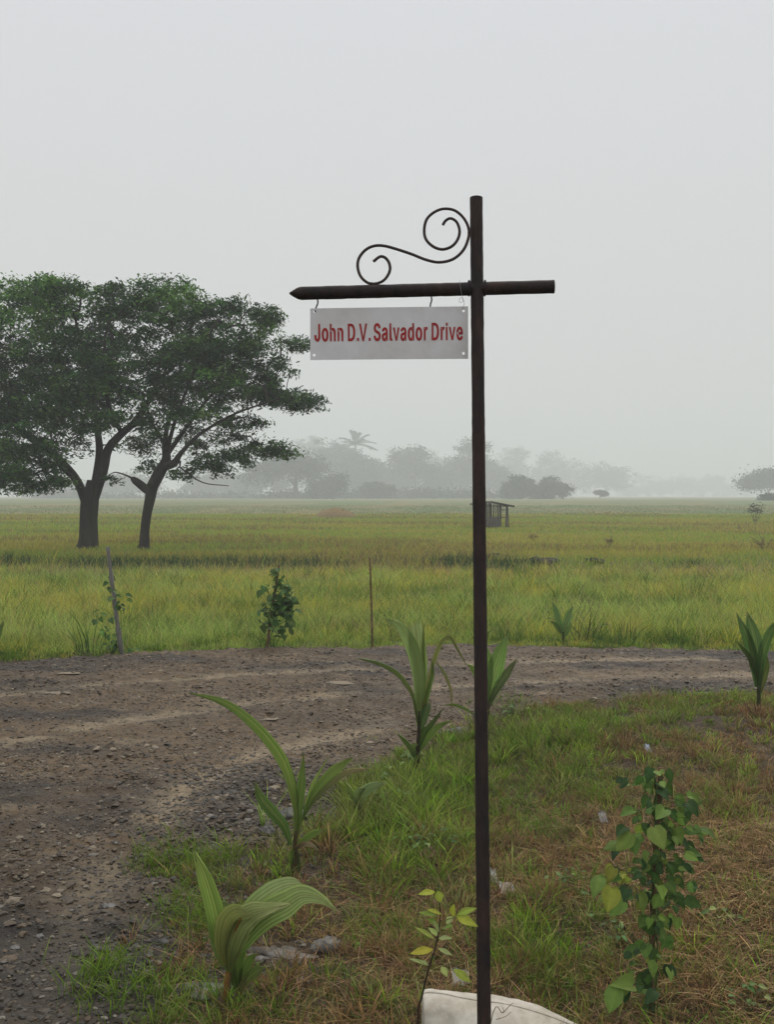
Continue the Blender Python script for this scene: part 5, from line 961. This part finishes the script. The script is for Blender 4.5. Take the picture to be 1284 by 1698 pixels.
# yellow leaved sapling beside the post
b = GP(700, 1712); DS = 3.25; b = np.array([(697-642)/F*DS, DS, float(ground_z((697-642)/F*DS, DS))])
sp_t = thing("yellow_sapling", "thin sapling with lime yellow leaves beside the post above the sack", "sapling", b)
st = [b-np.array([0, 0, .03]), P(694,1700,DS), P(700,1660,DS), P(712,1610,DS), P(722,1580,DS), P(729,1545,DS), P(731,1510,DS), P(726,1488,DS)]
mb = MB(); tube(mb, catmull(st, 6), np.linspace(.0042, .0016, 43), 6, col=(.06, .045, .03)); tube(mb, catmull([P(731,1535,DS), P(745,1528,DS-.01), P(760,1525,DS-.02)], 4), .0013, 5, col=(.2, .2, .05)); mb.build("stem", M_vine, sp_t)
YL = (0.33, 0.36, 0.045); YP = (0.36, 0.42, 0.16)
for (bx, by), (tx, ty), w, c_ in [((722,1482),(697,1488),11,YL),((727,1481),(731,1500),14,(.30,.36,.05)),((733,1520),(712,1514),8,YL),((726,1523),(697,1519),8,(.22,.30,.06)),((728,1540),(712,1530),12,(.20,.29,.05)),((735,1545),(749,1540),10,(.18,.27,.05)),((752,1524),(752,1505),13,YL),((758,1522),(790,1512),12,(.26,.34,.05)),((757,1523),(790,1542),14,YL),((751,1524),(742,1536),11,YP),((722,1562),(691,1544),7,(.36,.42,.09)),((727,1557),(712,1543),9,(.30,.38,.1)),((728,1560),(748,1562),8,YP),((719,1579),(683,1588),13,(.42,.38,.05)),((727,1577),(750,1590),7,YP),((712,1606),(679,1596),6,YP),((711,1605),(698,1599),6,YP),((733,1608),(742,1624),12,(.34,.40,.12)),((753,1612),(780,1636),13,(.32,.38,.06)),((729,1550),(722,1535),8,YP)]:
    mb = MB(); a_ = P(bx, by, DS); e_ = P(tx, ty, DS-.02+rng.normal(0, .02)); L_ = np.linalg.norm(e_-a_); leaf(mb, a_, e_-a_+np.array([0, 0, .12*L_]), nrm(np.array([rng.normal(0, .3), -.8, .9])), L_*1.05, w*1.15*DS/F, c_, heart=False, droop=.14, fold=.10); mb.build("leaf", M_vine, sp_t)

# ------------------------------------------------------------------ sack at the bottom
DK = 3.80
M_sack = mat("woven_sack", col=(0.50, 0.465, 0.40), col2=(0.34, 0.30, 0.235), vscale=7, var=.12, rough=.85, bump=.0012, bscale=260)
kp = [(702,1662),(706,1652),(735,1653.5),(765,1660),(800,1666),(830,1669),(862,1676),(900,1687),(940,1702),(985,1725),(1030,1765)]
top_c = catmull([P(a_, b_, DK+.02*math.sin(i*1.3)) for i, (a_, b_) in enumerate(kp)], 7); nT = len(top_c); rows = []
gb = ground_z(top_c[:, 0], top_c[:, 1])
bul = .20*np.sin(np.pi*np.clip((np.arange(nT)+3)/(nT+3), 0, 1))**.6
for s_ in np.linspace(-1, 1, 33):      # -1 front foot, 0 ridge, 1 back foot
    f_ = abs(s_)**1.0; z = top_c[:, 2]*(1-f_**1.7)+(gb-.02)*f_**1.7
    yoff = np.sign(s_)*bul*(1-(1-f_)**2.2)
    wr = (fbm(top_c[:, 0]*9+3, np.full(nT, s_*2.5), 3)-.5)*.05*(f_ > .01)*min(1, f_*3)+(fbm(top_c[:, 0]*30, np.full(nT, s_*5+9), 2)-.5)*.012*min(1, f_*6)
    rows.append(np.stack([top_c[:, 0]+(fbm(np.full(nT, s_*3), top_c[:, 0]*3, 2)-.5)*.03*f_, top_c[:, 1]+yoff+wr, z], 1))
G_ = np.array(rows); mb = MB(); i = np.arange(32)[:, None]*nT; j = np.arange(nT-1)[None]; qq = np.stack([i+j, i+j+1, i+nT+j+1, i+nT+j], -1).reshape(-1, 4)
mb.add(G_.reshape(-1, 3), qq)
n_ = 33; endc = G_[:, 0].mean(0); mb.add(np.concatenate([G_[:, 0], [endc]]), None, [(a_, a_+1, n_) for a_ in range(n_-1)])
sk = thing("sack", "off white woven sack slumped on the ground behind the foot of the post", "sack", (endc[0]+.25, DK, float(gb[0]))); mb.build("cloth", M_sack, sk)
mb = MB(); tube(mb, G_[16]+np.array([0, -.001, .001]), .0028+.0006*rng.random(nT), 6); mb.build("hem", M_sack, sk)

# twigs
def twig(label, paths, D, r_=.003, col_=None):
    b = P(*paths[0][0], D); g_ = np.array([b[0], b[1], float(ground_z(b[0], b[1]))]); mb = MB()
    for i, pth in enumerate(paths):
        pts = [P(a_, b_, D-.01*i) for a_, b_ in pth]
        if i == 0: pts = [g_-np.array([0, 0, .02])]+pts[1:]
        tube(mb, catmull(pts, 6), np.linspace(r_*(1 if i == 0 else .6), r_*.4, 6*(len(pts)-1)+1), 5)
    tag(mb.build("twig", M_stick, origin=g_), label, "twig")
twig("forked dark twig leaning in front of the sack right of the post", [[(772,1740),(815,1706),(836,1686),(848,1673),(854,1669)],[(836,1686),(837,1681),(835,1676)],[(824,1697),(840,1692),(850,1684)]], 2.92, .0016)
def gtwig(label, paths, r_=.003):
    twig(label, paths, GP(*paths[0][0])[1], r_)
gtwig("bare reddish twig standing in the grass left of the sack", [[(581,1705),(577,1660),(582,1610),(580,1570),(583,1546)],[(581,1590),(590,1580)]], .0028)
gtwig("bare dark twig standing right of the first seedling tufts, left of the sapling", [[(660,1590),(662,1560),(659,1520),(650,1470),(646,1430)]], .003)
gtwig("thin curved brown twig leaning behind the tall grass above the sapling", [[(686,1560),(694,1520),(700,1480),(712,1430)]], .003)
gtwig("fallen brown branch lying in the dry grass between post and bean plant", [[(895,1628),(930,1621),(965,1619),(1005,1616)],[(955,1620),(952,1636),(957,1650)]], .004)
gtwig("dark twig standing between the post and the fallen branch", [[(840,1612),(846,1585),(853,1560),(846,1540)]], .0025)
gtwig("dry brown weed stalk rising in the verge right of the post", [[(930,1345),(936,1328),(945,1310),(948,1298)],[(936,1328),(928,1340),(924,1350)]], .003)
for lab, pth in [("long pale straw stem leaning right over the dry grass at the right edge",[(1215,1560),(1235,1535),(1262,1552),(1284,1570)]),("long pale straw stem lying low right of the bean plant",[(1120,1556),(1165,1562),(1215,1574),(1250,1582)]),("pale straw stem bending down near the lower right corner",[(1195,1600),(1210,1622),(1228,1652)])]:
    D = GP(*pth[1])[1]; mb = MB(); pts = [P(a_, b_-4, D) for a_, b_ in pth]; tube(mb, catmull(pts, 6), .0022, 5, col=tuple(STRAW)); tag(mb.build("straw_stem", M_dry, origin=pts[0]), lab, "straw stem")

# ------------------------------------------------------------------ stones, litter, wet slabs
M_slab = mat("wet_concrete_scrap", col=(0.13, 0.122, 0.11), col2=(0.06, 0.054, 0.045), vscale=9, var=.4, rough=.5, bump=.006, bscale=40)
M_rock = mat("grey_rock", col=(0.10, 0.095, 0.088), col2=(0.16, 0.15, 0.14), vscale=12, var=.35, rough=.7, bump=.004, bscale=70)
M_plastic = mat("white_plastic_scrap", col=(0.34, 0.345, 0.35), rough=.35, transl=.2)
M_pink = mat("faded_pink_scrap", col=(0.24, 0.14, 0.12), rough=.6)
M_mudrock = mat("dark_wet_rock", col=(0.035, 0.032, 0.030), col2=(0.075, 0.068, 0.06), vscale=14, var=.35, rough=.5, bump=.004, bscale=70)
def rock(lab, px, py, w, flat, m=None, cat="stone", name="stone", sx=1.3, amp=.45, up=.2):
    c = GP(px, py); x_, y_ = c[0], c[1]; zz = max(float(ground_z(x_, y_)), float(road_z(np.array([x_]), np.array([y_]))[0]) if float(road_d(np.array([x_]), np.array([y_]))[0]) > -.1 else -9)
    r_ = w/2*c[1]/F/sx; mb = MB(); lump(mb, (x_, y_, zz+r_*flat*up), r_, flat, 26, 16, amp, sx=sx); o = mb.build(name, m or M_rock, origin=(x_, y_, zz)); tag(o, lab, cat)
    return o
for a_ in [("wet pale concrete scrap flush with the ground right of the front seedling",462,1592,110,.10,M_slab,"concrete scrap","concrete_scrap",1.9,1.1),
           ("wet pale concrete scrap at the bottom left of the front seedling",318,1652,86,.09,M_slab,"concrete scrap","concrete_scrap",1.9,1.1),
           ("rounded pale stone half buried in grass right of the concrete scrap",541,1580,50,.6,M_slab,"stone","stone",1.2,.6),
           ("grey stone on the road at the left bottom, largest of those there",178,1524,24,.45),("small light stone at the left bottom edge of the road",62,1576,16,.5),
           ("light pebble on the road above the bottom left corner",20,1600,18,.4),("grey stone at the gravel edge left of the front seedling",268,1578,22,.5,M_mudrock),
           ("dark stone in the gravel beside the long arching seedling",443,1392,32,.6,M_mudrock),("dark flat stone left of the tall arching seedling",478,1368,60,.45,M_mudrock),
           ("dark stone on the mid road above the gravel patch",328,1380,14,.6,M_mudrock),("dark brown stone at the road edge left of the post",760,1218,44,.45,M_mudrock),
           ("grey stone in the verge right of the tall arching seedling",590,1417,20,.5,M_mudrock),("pale grey stone in the lush grass left of the pink scrap",654,1422,18,.8),
           ("dark stone beside the post's left in the mid verge",385,1274,12,.6,M_mudrock),("grey stone at the lower gravel edge",242,1602,18,.5,M_mudrock)]: rock(*a_)
sl = [("pale flat mud flake on the far road left",112,1128,34),("pale flat mud flake on the left road",96,1162,38),("pale flat mud flake in the middle of the road",445,1206,34),("pale flat mud flakes on the far road centre",566,1143,50)]
for lab, px, py, w in sl: rock(lab, px, py, w, .07, mat("dry_mud_flake", col=(.19, .155, .11), rough=.9, var=.2, vscale=20), "mud flake", "mud_flake", 1.8, .6, up=.6)
# a dark wet log at the gravel edge
c = [GP(*p_)+np.array([0, 0, .02]) for p_ in ((308,1452),(322,1462),(338,1478),(352,1490))]; mb = MB(); tube(mb, catmull(c, 6), np.linspace(.010, .017, 19)*(1+.2*rng.random(19)), 8); tag(mb.build("rotten_branch", M_mudrock, origin=c[0]), "short dark rotten branch lying at the gravel edge above the front seedling", "branch")
def scrap(lab, px, py, w, h_, m, name="plastic_scrap", cat="litter"):
    c = GP(px, py); k_ = c[1]/F; n1 = 9; uu_ = np.linspace(-1, 1, n1); U, V_ = np.meshgrid(uu_, uu_); o_ = rng.uniform(0, 50)
    w *= .8; h_ *= .6; X = U*w/2*k_*(.8+.4*fbm(U+o_, V_, 2)); Yd = V_*.05; Z = (V_+1)/2*h_*k_*(.6+.8*fbm(U*2+o_, V_*2, 2))+.02*fbm(U*4+o_, V_*4, 2); Yd = Yd+(fbm(U*3+o_, V_*3+7, 2)-.5)*.04
    V3 = np.stack([c[0]+X, c[1]+Yd, c[2]+Z+.004], -1).reshape(-1, 3); V4 = V3+np.array([0, .003, -.0015]); i = np.arange(n1-1)[:, None]*n1; j = np.arange(n1-1)[None]; q_ = np.stack([i+j, i+j+1, i+n1+j+1, i+n1+j], -1).reshape(-1, 4)
    rim = list(range(n1))+[i_*n1+n1-1 for i_ in range(1, n1)]+[(n1-1)*n1+j_ for j_ in range(n1-2, -1, -1)]+[i_*n1 for i_ in range(n1-2, 0, -1)]; M_ = n1*n1
    qs = [(rim[a_], rim[(a_+1) % len(rim)], M_+rim[(a_+1) % len(rim)], M_+rim[a_]) for a_ in range(len(rim))]
    mb = MB(); mb.add(np.concatenate([V3, V4]), np.concatenate([q_, q_[:, ::-1]+M_, np.array(qs)])); tag(mb.build(name, m, origin=c), lab, cat)
scrap("crumpled white plastic scrap just right of the post in mid verge", 820,1466,13,20,M_plastic)
scrap("grey white plastic scrap lying in grass a step right of the post", 842,1484,30,10,mat("grey_plastic_scrap", col=(.22,.215,.20), rough=.6))
scrap("bluish white plastic scrap at the back of the verge above the bean plant", 1076,1250,12,14,mat("bluish_plastic_scrap", col=(.22,.28,.36), rough=.4))
scrap("faded pink wrapper lying in the grass left of the post", 716,1426,38,12,M_pink)
scrap("dull grey scrap in the verge left of the bean plant", 1003,1368,16,16,mat("dull_grey_scrap", col=(.18,.18,.18), rough=.6))
scrap("pale scrap half hidden in grass between sapling and post", 765,1640,36,14,mat("pale_scrap", col=(.26,.26,.25), rough=.6))
scrap("tiny white scrap on the broken frond seedling at the road edge", 722,1172,8,6,M_plastic)
#@@PART4@@
